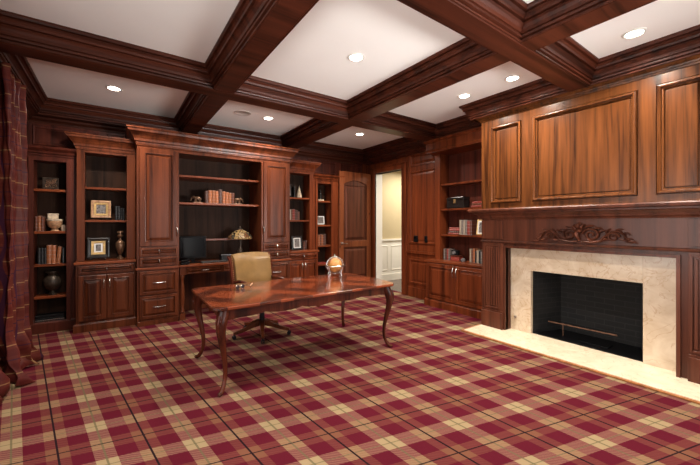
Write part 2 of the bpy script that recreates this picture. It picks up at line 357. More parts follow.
# hall
HY = 6.6
struct('wall_hall', MB().box(XR + .12, 9.5, HY, HY + .1, 0, 3.0), M['wall'], 'beige hall wall seen through the doorway', 'wall')
hs = MB(); hs.box(9.4, 9.5, 4.2, HY, 0, 3.0); hs.box(XR + .12, 9.5, 4.17, 4.27, 0, 3.0)
struct('wall_hall_side', hs, M['wall'], 'beige side walls of the hall', 'wall')
struct('ceiling_hall', MB().box(XR + .12, 9.5, 4.2, HY, 3.0, 3.1), M['ceil'], 'hall ceiling', 'ceiling')
struct('floor_hall', MB().box(XR + .1, 9.5, 4.2, HY, -.05, -.001), M['hallfloor'], 'dark wood floor of the hall beyond the doorway', 'floor')
ws = MB(); ws.box(XR + .2, 9.3, HY - .02, HY, 0, 1.06); ws.box(XR + .2, 9.3, HY - .05, HY, 1.06, 1.10); ws.box(XR + .2, 9.3, HY - .04, HY, 0, .17)
x = 5.35
while x < 9: ws.panel(x, x + .55, .27, .93, HY - .02, [(0, 0), (.012, .012), (.024, 0), (.04, -.004), (.05, -.004)]); x += .67
struct('trim_3', ws, M['white'], 'white panelled wainscot along the hall wall', 'wainscot')

# crown / beam profiles (out, z) from the core face inwards to the cell
def crown(o, z0, z1):
    H_ = z1 - z0
    q = [(0, 0), (.10, 0), (.12, .06), (.02, .07), (.02, .11), (.24, .12), (.27, .18), (.17, .20), (.17, .25), (.30, .26), (.34, .38), (.46, .48), (.56, .53), (.42, .545), (.42, .60), (.66, .61), (.70, .70), (.82, .77), (.70, .79), (.70, .84), (.92, .85), (1, .93), (1, 1)]
    return [(a * o, z0 + b_ * H_) for a, b_ in q]
ZB = 3.03
def cell(path, idx, label):
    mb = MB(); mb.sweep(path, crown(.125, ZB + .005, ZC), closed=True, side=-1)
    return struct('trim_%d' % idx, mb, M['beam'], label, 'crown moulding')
YA = (3.97, 4.19); XA = (.92, 1.13); XB = (2.80, 3.02); YCc = (1.45, 1.65); YD = (-.9, -.7)
xl, yb, xr = -.885, 6.275, 4.85
CB = 4.30; CS = 2.95   # chimney breast crown core X and side Y
BS = 4.70              # bookcase header core
cells = [
 ([(xl, YA[1]), (XA[0], YA[1]), (XA[0], yb), (xl, yb)], 'crown moulding of the back left ceiling coffer'),
 ([(XA[1], YA[1]), (XB[0], YA[1]), (XB[0], yb), (XA[1], yb)], 'crown moulding of the back middle ceiling coffer over the built-in desk'),
 ([(XB[1], YA[1]), (xr, YA[1]), (xr, yb), (XB[1], yb)], 'crown moulding of the ceiling coffer in front of the doorway'),
 ([(xl, YCc[1]), (XA[0], YCc[1]), (XA[0], YA[0]), (xl, YA[0])], 'crown moulding of the left ceiling coffer'),
 ([(XA[1], YCc[1]), (XB[0], YCc[1]), (XB[0], YA[0]), (XA[1], YA[0])], 'crown moulding of the central ceiling coffer over the desk'),
 ([(XB[1], YCc[1]), (CB, YCc[1]), (CB, CS), (BS, CS), (BS, YA[0]), (XB[1], YA[0])], 'crown moulding of the ceiling coffer left of the chimney breast'),
 ([(xl, YD[1]), (XA[0], YD[1]), (XA[0], YCc[0]), (xl, YCc[0])], 'crown moulding of the near left ceiling coffer'),
 ([(XA[1], YD[1]), (XB[0], YD[1]), (XB[0], YCc[0]), (XA[1], YCc[0])], 'crown moulding of the near middle ceiling coffer'),
 ([(XB[1], YD[1]), (BS, YD[1]), (BS, .33), (CB, .33), (CB, YCc[0]), (XB[1], YCc[0])], 'crown moulding of the ceiling coffer over the hearth'),
]
for i, (p, lb) in enumerate(cells): cell(p, 4 + i, lb)
def beam(mb, x0, x1, y0, y1): mb.box(x0, x1, y0, y1, ZB, ZC)
bs = []
for i, (a, lb) in enumerate((((XL, 4.85, *YA), 'long dark beam crossing the ceiling behind the desk'), ((XL, CB, *YCc), 'dark ceiling beam crossing near the camera to the chimney breast'),
                            ((XL, XR, *YD), 'dark ceiling beam behind the camera'), ((*XA, YF, yb), 'dark ceiling beam running from the back wall, left one'), ((*XB, YF, yb), 'dark ceiling beam running from the back wall, right one'))):
    mb = MB(); z0 = ZB if i < 3 else ZB + .003
    mb.box(*a, z0, ZC)
    # small bead along the bottom edges
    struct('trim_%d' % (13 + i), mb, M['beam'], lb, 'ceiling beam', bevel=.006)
# wall cornice boxes below the crowns
cor = MB()
cor.box(XL, xl, YF, YB, ZB, ZC - .01); cor.box(XL, XR, yb, YB, ZB, ZC - .01); cor.box(4.85, XR, 4.15, yb, ZB, ZC - .01)
cor.sweep([(XL, YF + .1), (XL, YB), (XR, YB), (XR, 4.2)], [(0, 2.93), (.04, 2.93), (.05, 2.96), (.09, 2.985), (.10, 3.01), (.15, 3.031), (0, 3.031)], side=1)
struct('trim_18', cor, M['beam'], 'dark cornice along the left wall, back wall and doorway wall', 'cornice')
# frieze panelling on the back wall above the bookcases
fz = MB()
fz.box(XL, XR, YB - .03, YB, 2.5, 2.95)
for a, b_ in ((-.95, -.2), (-.1, .6), (2.8, 3.4), (3.5, 4.15), (4.3, 4.9)): fz.panel(a, b_, 2.62, 2.9, YB - .03, [(0, 0), (.01, .015), (.03, .012), (.045, -.008), (.06, -.008)])
struct('trim_19', fz, M['maroon'], 'dark frieze panelling on the back wall above the bookcases', 'wall panelling')
def yface(q, x):   # xz panel data facing -y -> facing -x at plane x: local x -> world -y
    q.v = [(x + yy, -xx, zz) for xx, yy, zz in q.v]; return q
# panelling between doorway and bookcase (right wall)
pw = MB(); W0, W1 = -4.965, -4.16
pw.box(W0, W1, -.02, 0, 0, 3.0)
raised = [(0, 0), (.006, .02), (.03, .018), (.042, .004), (.05, .002), (.09, .012), (.1, .012)]
pw.panel(W0 + .07, W1 - .03, 1.10, 2.58, -.02, raised); pw.panel(W0 + .07, W1 - .03, .28, .78, -.02, raised); pw.panel(W0 + .07, W1 - .03, 2.68, 2.93, -.02, raised)
pw.box(W0, W1, -.05, 0, .90, .95); pw.box(W0, W1, -.04, 0, 0, .2)
struct('trim_20', yface(pw, XR), M['cherry_r'], 'red wood panelling between the doorway and the right bookcase', 'wall panelling')
struct('baseboard_back', MB().box(XL, XR, YB - .04, YB, 0, .18), M['dark'], 'dark baseboard on the back wall', 'baseboard')
struct('baseboard_left', MB().box(XL, XL + .02, YF, YB, 0, .18), M['maroon'], 'dark baseboard on the left wall', 'baseboard')

# ================================================================= CHIMNEY BREAST + FIREPLACE
BX, BY0, BY1 = 4.40, .44, 2.845
br_ = MB(); l0, l1 = -BY1, -BY0
br_.box(l0, l1, .04, XR + .2 - BX, 1.716, 3.05)
pan_ = ((2.26, 2.70), (1.06, 2.12), (.56, .92)); g0, g1 = 1.79, 2.885
br_.box(l0, l1, 0, .04, 1.716, g0); br_.box(l0, l1, 0, .04, g1, 3.05)
for a, b_ in zip([l0] + [-a for a, b_ in pan_], [-b_ for a, b_ in pan_] + [l1]): br_.box(a, b_, 0, .04, g0, g1)

bp = [(.0, -.038), (.008, -.038), (.009, .014), (.014, .022), (.024, .024), (.034, .020), (.040, .010), (.0405, -.008), (.052, -.008), (.058, -.016), (.062, -.030), (.068, -.030), (.069, -.014), (.075, -.012)]
for a, b_ in pan_: br_.panel(-b_, -a, g0, g1, 0, bp)
struct('wall_chimney_breast', yface(br_, BX), M['walnut'], 'orange-brown wood panelled chimney breast above the fireplace', 'chimney breast')
cb_ = MB(); cb_.box(CB + .02, XR + .2, .35, CS - .02, 3.05, ZC)
path = [(XR + .2, BY1), (BX, BY1), (BX, BY0), (XR + .2, BY0)]
cb_.sweep(path, [(0, 2.985), (.012, 2.985), (.018, 3.0), (.03, 3.004), (.034, 3.02), (.05, 3.03), (.075, 3.05), (0, 3.05)], side=-1 if False else 1)
struct('trim_21', cb_, M['walnut'], 'small moulding where the chimney breast meets its crown', 'moulding')
fp = thing('fireplace', 'fireplace with carved dark mantel, cream marble surround and black firebox', 'fireplace', (4.57, 1.64, 0), -PI / 2)
# local: x = 1.64 - Y, y = X - 4.57
mbl = MB()
ox0, ox1, oz = -.58, .58, .87; sx0, sx1, sz = -.86, .86, 1.17
mbl.box(sx0, ox0, 0, .05, 0, sz); mbl.box(ox1, sx1, 0, .05, 0, sz); mbl.box(ox0, ox1, 0, .05, oz, sz)
mbl.build('marble_surround', M['marble'], fp, bevel=.002)
hb = MB().slab([(-1.21, -.585), (1.21, -.585), (1.21, 0.04), (-1.21, 0.04)], 0.001, .022); hb.build('hearth', M['hearth'], fp, bevel=.003)
he = MB(); he.box(-1.235, 1.235, -.62, -.585, .001, .018); he.box(-1.245, -1.21, -.585, -.17, .001, .018); he.build('hearth_edging', M['edging'], fp, bevel=.004)
fb = MB(); iz = oz
fb.add([(ox0, .05, 0), (ox1, .05, 0), (ox1 - .14, .56, 0), (ox0 + .14, .56, 0), (ox0, .05, iz), (ox1, .05, iz), (ox1 - .14, .56, iz), (ox0 + .14, .56, iz)],
       [(1, 2, 6, 5), (2, 3, 7, 6), (3, 0, 4, 7), (4, 5, 6, 7)]); fb.build('firebox', M['brick'], fp)
ff = MB(); ff.slab([(ox0, .05), (ox1, .05), (ox1 - .14, .56), (ox0 + .14, .56)], .002, .02); ff.frame(ox0, ox1, 0, oz, .05, .06, .008); ff.box(-.1, .22, .18, .34, .02, .035); ff.build('firebox_floor', M['black'], fp, bevel=.002)
# mantelpiece
mt_ = MB()
bl0, bl1 = 1.64 - 2.845, 2.845 - 1.64
F = -.15   # face y (X=4.42)
mt_.box(bl0, bl1, F, .6, 1.27, 1.60)                         # frieze
mt_.box(bl0, sx0, F + .03, .6, 0, 1.27); mt_.box(sx1, bl1, F + .03, .6, 0, 1.27)  # jamb backing
mt_.box(sx0, sx1, F + .03, .1, 1.17, 1.27)
mt_.sweep([(bl0, .34), (bl0, F), (bl1, F), (bl1, .34)], [(0, 1.56), (.015, 1.56), (.02, 1.575), (.04, 1.59), (.045, 1.61), (.075, 1.64), (.10, 1.65), (.10, 1.665), (.145, 1.675), (.15, 1.70), (.14, 1.715), (0, 1.715)], side=1)
mt_.sweep([(bl0, .34), (bl0, F), (bl1, F), (bl1, .34)], [(0, 1.235), (.012, 1.238), (.02, 1.25), (.012, 1.265), (0, 1.268)], side=1)
mt_.frame(sx0 - .03, sx1 + .03, -.02, 1.20, F + .004, F + .08, .03)
mt_.v = [(x_, y_, max(z_, 0)) for x_, y_, z_ in mt_.v]
mt_.build('mantelpiece', M['mantel'], fp)
for s_ in (-1, 1):
    pl = MB(); c = s_ * 1.04
    a, b_ = (bl0, -.885) if s_ < 0 else (.945, bl1)
    pl.box(a, b_, F - .005, F + .03, .25, 1.235)
    pl.box(a, b_, F - .03, F + .03, .022, .25); pl.box(a, b_, F - .015, F + .03, .25, .275)
    pc = (a + b_) / 2
    pl.frame(pc - .115, pc + .115, .30, 1.205, F - .022, F - .005, .018)
    for j in range(5): xx = pc + (j - 2) * .037; pl.box(xx - .0105, xx + .0105, F - .024, F - .005, .335, 1.17)
    pl.box(a, b_, F - .02, F, 1.29, 1.55)
    pl.build('pilaster', M['mantel'], fp, bevel=.002)
    if s_ < 0: pass
# carving: scrolls and leaves
cv = MB()
def spiral(cx, cz, r0, r1, a0, turns, t0=.014, t1=.007, dirn=1, n=28):
    pts = []; rad = []
    for i in range(n):
        q = i / (n - 1); a = a0 + dirn * q * turns * 2 * PI; r = r0 + (r1 - r0) * q
        pts.append((cx + r * math.cos(a), F - .014, cz + r * math.sin(a))); rad.append(t0 + (t1 - t0) * q)
    cv.tube(pts, rad, 8)
def leaf(x0, z0, x1, z1, w_):
    d = Vector((x1 - x0, z1 - z0)); n_ = 7; pts = []; rad = []
    for i in range(n_):
        q = i / (n_ - 1); b2 = .18 * math.sin(q * PI)
        pts.append((x0 + d.x * q - d.y * b2, F - .012 - .012 * math.sin(q * PI), z0 + d.y * q + d.x * b2)); rad.append(max(.002, w_ * math.sin(PI * (.12 + .83 * q))))
    cv.tube(pts, rad, 7)
for s_ in (-1, 1):
    D_ = s_
    A_ = lambda a: a if s_ > 0 else PI - a
    spiral(s_ * .10, 1.375, .078, .014, A_(PI * .95), 1.6, .013, .008, -D_)
    spiral(s_ * .285, 1.355, .052, .012, A_(PI * .0), 1.5, .011, .006, D_)
    pts = [(s_ * x_, F - .014, z_) for x_, z_ in ((.02, 1.30), (.10, 1.292), (.18, 1.31), (.23, 1.37), (.27, 1.415), (.33, 1.42), (.37, 1.385), (.385, 1.34), (.41, 1.305), (.45, 1.30))]
    cv.tube(pts, [.012, .014, .015, .014, .013, .012, .011, .010, .008, .004], 8)
    for a in ((.02, 1.43, .05, 1.50, .016), (.05, 1.45, .13, 1.475, .016), (.12, 1.44, .20, 1.44, .014), (.17, 1.40, .23, 1.43, .013), (.20, 1.31, .26, 1.33, .013), (.23, 1.39, .27, 1.45, .012), (.30, 1.42, .37, 1.44, .011), (.36, 1.40, .42, 1.38, .011), (.33, 1.33, .40, 1.30, .011), (.38, 1.33, .44, 1.335, .009), (.40, 1.31, .475, 1.295, .008), (.12, 1.31, .07, 1.34, .010)):
        leaf(s_ * a[0], a[1], s_ * a[2], a[3], a[4])
leaf(0, 1.31, .0, 1.45, .022); leaf(0, 1.44, .01, 1.52, .018); leaf(0, 1.44, -.01, 1.52, .018); cv.sphere((0, F - .02, 1.42), .022, 10, 8)
cv.v = [(x_ * 1.10 + .06, F - .002 + (y_ - F) * 1.9, 1.30 + (z_ - 1.30) * 1.0) for x_, y_, z_ in cv.v]
cv.build('carved_scroll', M['mantel'], fp, smooth=True)
kv = MB().lathe([(0, -.012), (.016, -.012), (.02, -.004), (.02, 0)], (-.79, -.0, .20), 14, 'Y'); kv.lathe([(0, -.03), (.005, -.03), (.005, -.01)], (-.79, 0, .20), 8, 'Y'); kv.build('gas_key_valve', M['steel'], fp, smooth=True)
rod = MB().tube([(-.48, .28, .165), (-.30, .28, .168), (0, .28, .172), (.28, .28, .178)], .009, 8); rod.sphere((-.30, .28, .168), .02, 10, 8, .7); rod.tube([(-.30, .28, .018), (-.30, .28, .168)], .005, 6)
rod.v = [(x_, y_, z_) for x_, y_, z_ in rod.v]
rod.build('gas_log_lighter', M['iron'], fp, smooth=True)

# ================================================================= CABINETRY helpers
def pull(parent, x, z, y, vertical=True, L_=.10, name='handle'):
    h = MB()
    n_ = 9; pts = []
    for i in range(n_):
        q = i / (n_ - 1); off = .028 * math.sin(PI * q) ** .6 if 0 < i < n_ - 1 else 0
        pts.append((x, y - .002 - off, z - L_ / 2 + L_ * q) if vertical else (x - L_ / 2 + L_ * q, y - .002 - off, z))
    h.tube(pts, [.010, .010, .0085, .0085, .0085, .0085, .0085, .010, .010], 8); return h.build(name, M['steel'], parent, smooth=True)
def door(parent, x0, x1, z0, z1, y, mat, hx=None, hz=None, name='door', rail=.055, L_=.13):
    d = MB().door(x0, x1, z0, z1, y, rail=rail).build(name, mat, parent)
    if hx is not None: pull(d, hx, hz, y - .028, L_=L_)
    return d
def drawer(parent, x0, x1, z0, z1, y, mat, L_=.16, knob=False, rail=.035):
    d = MB().door(x0, x1, z0, z1, y, rail=rail, bev=.02).build('drawer', mat, parent)
    if knob: pull(d, (x0 + x1) / 2, (z0 + z1) / 2, y - .028, True, .06)
    else: pull(d, (x0 + x1) / 2, (z0 + z1) / 2, y - .028, False, L_)
    return d
CR = lambda z0, o=.12, h=.2: [(0, z0 - .015), (.01, z0 - .015), (.014, z0), (.018, z0 + h * .12), (.03 * o / .12, z0 + h * .16), (.035 * o / .12, z0 + h * .3), (.06 * o / .12, z0 + h * .5), (.09 * o / .12, z0 + h * .68), (.105 * o / .12, z0 + h * .72), (.11 * o / .12, z0 + h * .86), (o, z0 + h * .9), (o, z0 + h), (0, z0 + h)]
def wrap(mb, x0, x1, yf, yb_, prof, left=True, right=True):
    p = ([(x0, yb_)] if left else []) + [(x0, yf), (x1, yf)] + ([(x1, yb_)] if right else [])
    mb.sweep(p, prof, side=1)

# --- side bookcases (leftmost & its twin by the door): local x 0..w, front y=0, depth .27
def slim_bookcase(loc, w_, ox, ow, shelves, label, mats, crownz=2.55):
    o = thing('bookcase', label, 'bookcase', loc)
    d = .26; c = MB()
    c.box(0, ox, 0, d, 0, 2.56); c.box(ox + ow, w_, 0, d, 0, 2.56); c.box(ox, ox + ow, 0, d, 2.37, 2.56); c.box(ox, ox + ow, 0, d, 0, shelves[-1])
    c.frame(ox - .05, ox + ow + .05, shelves[-1] - .05, 2.42, -.02, 0, .05)
    wrap(c, 0, w_, 0, d, [(0, 2.44), (.012, 2.44), (.016, 2.455), (0, 2.46)], False, False)
    wrap(c, 0, w_, 0, d, [(0, 2.47), (.02, 2.475), (.03, 2.50), (.07, 2.535), (.08, 2.562), (0, 2.562)], False, False)
    wrap(c, 0, w_, 0, d, [(0, 0), (.025, 0), (.025, .13), (.012, .15), (0, .15)], False, False)
    c.build('body', mats, o, bevel=.002)
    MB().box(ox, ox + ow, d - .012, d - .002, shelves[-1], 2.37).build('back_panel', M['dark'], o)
    for z_ in shelves[:-1]: MB().box(ox - .0, ox + ow + .0, .012, d - .012, z_ - .035, z_).build('shelf', M['cherry_h'], o, bevel=.004)
    return o
YS = 6.155
slim_bookcase((-1.03, YS, 0), .582, .13, .34, [1.985, 1.40, .945, .50, .125], 'slim dark wood bookcase beside the curtain', M['maroon'])
slim_bookcase((3.39, YS, 0), .78, .13, .34, [2.0, 1.48, 1.04, .63, .125], 'slim red wood bookcase behind the open door', M['cherry_r'])
# --- medium units (base + open upper)
def medium(loc, label, mat, shelves, mirror=False):
    o = thing('cabinet_unit', label, 'cabinet', loc)
    W_ = .70; c = MB()
    c.box(.005, W_ - .005, .0, .5, .06, .935); wrap(c, 0, W_, 0, .27, [(0, 0), (.022, 0), (.022, .10), (.01, .12), (0, .12)], not mirror, mirror)
    a, b_ = (.09, .59) if not mirror else (.11, .61)
    uy = .2
    c.box(0, a, uy, .5, .97, 2.6); c.box(b_, W_, uy, .5, .97, 2.6); c.box(a, b_, uy, .5, 2.53, 2.6)
    c.build('body', mat, o, bevel=.002)
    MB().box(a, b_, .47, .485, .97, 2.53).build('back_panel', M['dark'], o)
    cr_ = MB(); wrap(cr_, 0, W_, uy, .5, CR(2.585, .12, .19), not mirror, mirror); cr_.build('crown', M['cherry'] if mat is M['cherry'] else mat, o)
    ct = MB().box(-.015 if not mirror else 0, W_ + (.015 if mirror else 0), -.02, .26, .935, .968).box(.003, W_ - .003, .26, .5, .935, .968); ct.build('counter', M['cherry_h'], o, bevel=.006, seg=2)
    for z_ in shelves: MB().box(a, b_, uy + .015, .47, z_ - .033, z_).build('shelf', M['cherry_h'], o, bevel=.004)
    m_ = W_ / 2
    drawer(o, .03, W_ - .03, .80, .915, 0, mat, knob=True)
    door(o, .03, m_ - .004, .15, .78, 0, mat, m_ - .035, .66); door(o, m_ + .004, W_ - .03, .15, .78, 0, mat, m_ + .035, .66)
    return o
medium((-.445, 5.88, 0), 'cabinet unit with open shelves and paired doors, left of the tall built-in desk', M['cherry'], [2.04, 1.56])
medium((2.685, 5.88, 0), 'cabinet unit with open shelves and paired doors, right of the tall built-in desk', M['cherry_r'], [2.04, 1.58], True)
# --- tall desk unit
o = thing('desk_wall_unit', 'tall wall unit with desk counter, computer niche and two panelled towers', 'wall unit', (.26, 5.72, 0))
TW = 2.42; T1, T2 = .55, 1.87; mat = M['cherry']; dpt = .69
c = MB()
for a, b_ in ((0, T1), (T2, TW)): c.box(a, b_, 0, dpt, 0, 2.69)
c.box(T1, T2, 0, .03, 2.60, 2.69); c.box(T1, T2, .03, dpt, 2.64, 2.69)
c.box(T1, T2, dpt - .1, dpt, 0, .82)
wrap(c, 0, TW, 0, dpt, [(0, 2.645), (.01, 2.65), (.014, 2.66), (0, 2.665)]) 
c.build('body', mat, o, bevel=.002)
cr_ = MB(); wrap(cr_, 0, TW, 0, dpt - .02, CR(2.68, .13, .22)); cr_.build('crown', mat, o)
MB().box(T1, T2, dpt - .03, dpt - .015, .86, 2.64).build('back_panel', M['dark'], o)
ct = MB().box(T1 - .0, T2 + .0, -.015, dpt - .03, .82, .855); ct.box(0 - .02, T1, -.03, .0, .82, .855); ct.box(T2, TW + .02, -.03, 0, .82, .855); ct.build('counter', M['cherry_h'], o, bevel=.006, seg=2)
for z_ in (2.29, 1.85): MB().box(T1, T2, .15, dpt - .03, z_ - .035, z_).build('shelf', M['cherry_h'], o, bevel=.004)
MB().box(T1, T2, dpt - .07, dpt - .03, 1.20, 1.235).build('cable_ledge', M['cherry_h'], o, bevel=.004)
for a, b_, hx in ((0, T1, T1 - .03), (T2, TW, T2 + .03)):
    a += .03; b_ -= .02
    door(o, a, b_, 1.17, 2.62, 0, mat, hx, 1.38, rail=.07)
    drawer(o, a, b_, 1.02, 1.15, 0, mat, knob=True, rail=.022); drawer(o, a, b_, .875, 1.005, 0, mat, knob=True, rail=.022)
    drawer(o, a, b_, .455, .80, 0, mat); drawer(o, a, b_, .10, .435, 0, mat)
    MB().box(a - .03, b_ + .02, -.02, 0, 0, .07).build('plinth', mat, o, bevel=.004)
for px_ in (T1 + .05, T2 - .05):
    lg = MB().box(px_ - .035, px_ + .035, 0.01, .08, .70, .82).box(px_ - .04, px_ + .04, 0.005, .085, 0, .1)
    lg.lathe([(.02, .10), (.036, .12), (.03, .15), (.022, .17), (.034, .25), (.036, .42), (.026, .58), (.022, .62), (.034, .65), (.034, .68), (.025, .70)], (px_, .045, 0), 14); lg.build('leg', mat, o, smooth=True)
a = T1 + .1; n_ = 2; w_ = (T2 - T1 - .2) / n_
ap = MB().box(T1 + .085, T2 - .085, .03, .05, .70, .82); ap.build('apron', mat, o)
for j in range(n_): drawer(o, a + j * w_ + .01, a + (j + 1) * w_ - .01, .71, .81, .03, mat, .1, rail=.012)

# --- right bookcase (faces -X)
o = thing('cabinet_unit', 'red wood bookcase over two-door cabinet between the doorway panelling and fireplace', 'bookcase', (4.72, 4.195, 0), -PI / 2)
mat = M['cherry_r']; W_ = 1.33; c = MB()     # x = 4.20 - Y ; y = X - 4.72
c.box(.0, W_, 0, .5, .06, .80); wrap(c, 0, W_, 0, .3, [(0, 0), (.025, 0), (.025, .11), (.01, .13), (0, .13)], True, False)
uy = .2; a, b_ = .16, 1.30
c.box(.04, a, uy, .5, .84, 2.83); c.box(b_, W_, uy, .5, .84, 2.83); c.box(.04, W_, uy, .5, 2.81, 3.0)
c.box(.0, W_, -.0, .5, 2.80, 3.03); c.sweep([(0, .3), (0, 0), (W_, 0)], [(0, 2.98), (.015, 2.985), (.03, 3.0), (.035, 3.03), (0, 3.03)], side=1)
c.sweep([(0, .3), (0, 0), (W_, 0)], [(0, 2.82), (.012, 2.82), (.018, 2.84), (.01, 2.86), (0, 2.86)], side=1)
c.build('body', mat, o, bevel=.002)
MB().box(a, b_, .46, .48, .84, 2.81).build('back_panel', M['maroon'], o)
MB().box(-.02, W_, -.02, .5, .80, .84).build('counter', M['cherry_h'], o, bevel=.006, seg=2)
for z_ in (2.24, 1.78, 1.31): MB().box(a, b_, uy + .02, .46, z_ - .035, z_).build('shelf', M['cherry_r'], o, bevel=.004)
m_ = .66
door(o, .04, m_ - .004, .15, .785, 0, mat, m_ - .035, .67, L_=.17); door(o, m_ + .004, W_ - .06, .15, .785, 0, mat, m_ + .035, .67, L_=.17)
# two little black wall boxes on the panelling ledge
for y_, w_, lb in ((4.71, .10, 'square black wall box on the red wood panelling, the wider one'), (4.44, .06, 'narrow black wall box on the red wood panelling')):
    o = thing('wall_control_box', lb, 'wall control', (XR - .02, y_, 1.20), -PI / 2)
    MB().box(-w_ / 2, w_ / 2, -.035, -.004, -.065, .065).build('casing', M['black'], o, bevel=.006, seg=2)
    MB().box(-w_ * .3, w_ * .3, -.038, -.035, -.0, .04).build('cover', M['screen'], o)

# --- open door leaf against the back wall
o = tag(bpy.data.objects.new('door_1', None), 'tall knotty wood door standing open against the back wall', 'door', kind='structure'); COL.objects.link(o)
o.location = (4.97, 6.13, 0); o.rotation_euler = (0, 0, math.radians(3))
lf = MB(); Wd = .93; t_ = .045
lf.box(-Wd, -Wd + .12, 0, t_, .01, DZ); lf.box(-.12, 0, 0, t_, .01, DZ)
lf.box(-Wd + .12, -.12, 0, t_, .01, .26); lf.box(-Wd + .12, -.12, 0, t_, .98, 1.12)
# arched top rail
arc = [(-Wd + .12, DZ), (-Wd + .12, 2.40)] + [(-Wd + .12 + (Wd - .24) * i / 12, 2.40 + .09 * math.sin(PI * i / 12)) for i in range(1, 12)] + [(-.12, 2.40), (-.12, DZ)]
lf.prism(arc, 0, t_)
lf.build('leaf', M['alder'], o, bevel=.004)
pn = MB(); pn.box(-Wd + .12, -.12, .018, .03, .26, 2.5)
cx_ = -Wd / 2
for z0, z1 in ((1.14, 2.38), (.29, .95)):
    pn.panel(-Wd + .15, -.15, z0, z1, .018, [(0, 0), (.02, 0), (.06, .014), (.07, .014)])
pn.build('panel', M['mantel'], o)  # darker wood paints in the dark reflections on the door panels
hd = MB().lathe([(0, -.008), (.03, -.008), (.033, -.002), (.033, 0)], (-Wd + .06, 0, 1.07), 16, 'Y'); hd.tube([(-Wd + .06, -.005, 1.07), (-Wd + .06, -.05, 1.07), (-Wd + .08, -.055, 1.072), (-Wd + .18, -.055, 1.065)], [.009, .009, .009, .007], 8)
hd.tube([(-Wd + .06, -.05, 1.07), (-Wd + .01, -.052, 1.07)], [.009, .006], 8)
hd.build('handle', M['steel'], o, smooth=True)
pq = MB(); 
pq.box(4.9, 5.0, YB - .06, YB - .02, 0, 2.95)
struct('trim_22', pq, M['cherry_r'], 'upright corner board on the back wall beside the door', 'corner board')

# ================================================================= CEILING LIGHTS
def ceiling_light(x, y, label):
    o = thing('recessed_light', label, 'ceiling light', (x, y, ZC - .001), 0, 'recessed downlights in the coffers')
    r_ = MB().lathe([(.062, -.001), (.068, -.010), (.085, -.008), (.09, -.001)], (0, 0, 0), 28); r_.build('trim_ring', M['white'], o, smooth=True)
    MB().lathe([(0, -.004), (.063, -.005), (.064, -.001)], (0, 0, 0), 28).build('lens', M['glow'], o, smooth=True)
    l = bpy.data.lights.new('spot_lamp', 'SPOT'); l.energy = SPOT_W; l.color = SPOT_COL; l.spot_size = math.radians(158); l.spot_blend = .8; l.shadow_soft_size = .05
    lo = bpy.data.objects.new('spot_lamp', l); lo.location = (0, 0, -.02); lo.parent = o; COL.objects.link(lo)
for x, y, lb in ((-.01, 5.23, 'round recessed light in the back left coffer nearest the curtain'), (2.06, 5.23, 'round recessed light in the back middle coffer beside the speaker'), (2.06, 2.79, 'round recessed light in the large central coffer'),
                 (3.88, 2.77, 'round recessed light left of the chimney breast, farther of two'), (3.88, 2.10, 'round recessed light left of the chimney breast, nearer of two'), (3.88, 5.13, 'round recessed light in the coffer by the doorway'), (3.88, .96, 'round recessed light over the hearth at the top right'),
                 (3.88, -.2, 'round recessed light over the right front of the room'), (2.06, .3, 'round recessed light above the middle front of the room'), (-.01, 2.6, 'round recessed light in the left coffer out of view'), (0, .3, 'round recessed light above the camera')):  # unseen downlights, added along the grid for illumination
    ceiling_light(x, y, lb)
o = thing('ceiling_speaker', 'round flat ceiling speaker beside the light in the back middle coffer', 'speaker', (1.64, 5.23, ZC - .001))
MB().lathe([(0, -.004), (.10, -.005), (.105, -.008), (.125, -.006), (.128, 0)], n=32).build('grille', plain('speaker_grille', (.55, .52, .48), .7), o, smooth=True)

# ================================================================= CURTAIN
cu = thing('curtain', 'floor-length red tartan silk curtain gathered beside the slim left bookcase', 'curtain', (-.84, 4.62, 0))
cu2 = thing('curtain', 'red tartan silk curtain at the extreme left edge, nearer the camera', 'curtain', (-.90, 3.8, 0))
crod = thing('curtain_rod', 'dark metal curtain rod high on the left wall', 'curtain rod', (-.84, 0, 0))
def sheet(y0, y1, amp, zt, waves, flare, name, par, ph=0, xo=0):
    mb = MB(); nu, nv = 110, 46; P = []
    for j in range(nv + 1):
        q = j / nv; z = zt * (1 - q)
        k_ = max(0, (q - .86) / .14)
        for i in range(nu + 1):
            s = i / nu
            sp_ = 1 + flare * q ** 1.5 + .20 * k_ ** 1.3
            y = y0 + (y1 - y0) * (.5 + (s - .5) * sp_)
            a = amp * (.65 + .35 * math.sin(7 * s + 2)) * (1 + .6 * q)
            x = xo + a * math.sin(2 * PI * waves * s + ph + .8 * math.sin(3 * q + 5 * s)) + .018 * math.sin(2 * PI * waves * 2.3 * s + 4 * q)
            x += .06 * k_ * math.sin(9 * s + 1.2) + .05 * k_ + .015 * math.sin(z * 19 + s * 23) * (.3 + k_ * 2)
            y += .02 * math.sin(z * 13 + s * 31) * (.3 + k_)
            zz = z if z > .0 else 0
            zz = max(.012, zz + .035 * k_ * math.sin(s * 40 + 2) )
            P.append((x, y, zz))
    mb.v = P
    for j in range(nv):
        for i in range(nu): a = j * (nu + 1) + i; mb.f.append((a, a + 1, a + nu + 2, a + nu + 1))
    mb.v = [(x_, y_ - par.location.y, z_) for x_, y_, z_ in mb.v]
    ob = mb.build(name, M['curtain'], par, smooth=True)
    so = ob.modifiers.new('thick', 'SOLIDIFY'); so.thickness = .006; return ob
sheet(4.28, 4.97, .05, 2.98, 5, .05, 'drape', cu, 0, 0)
sheet(3.45, 4.18, .045, 2.98, 5, .0, 'drape', cu2, 1.5, .0)
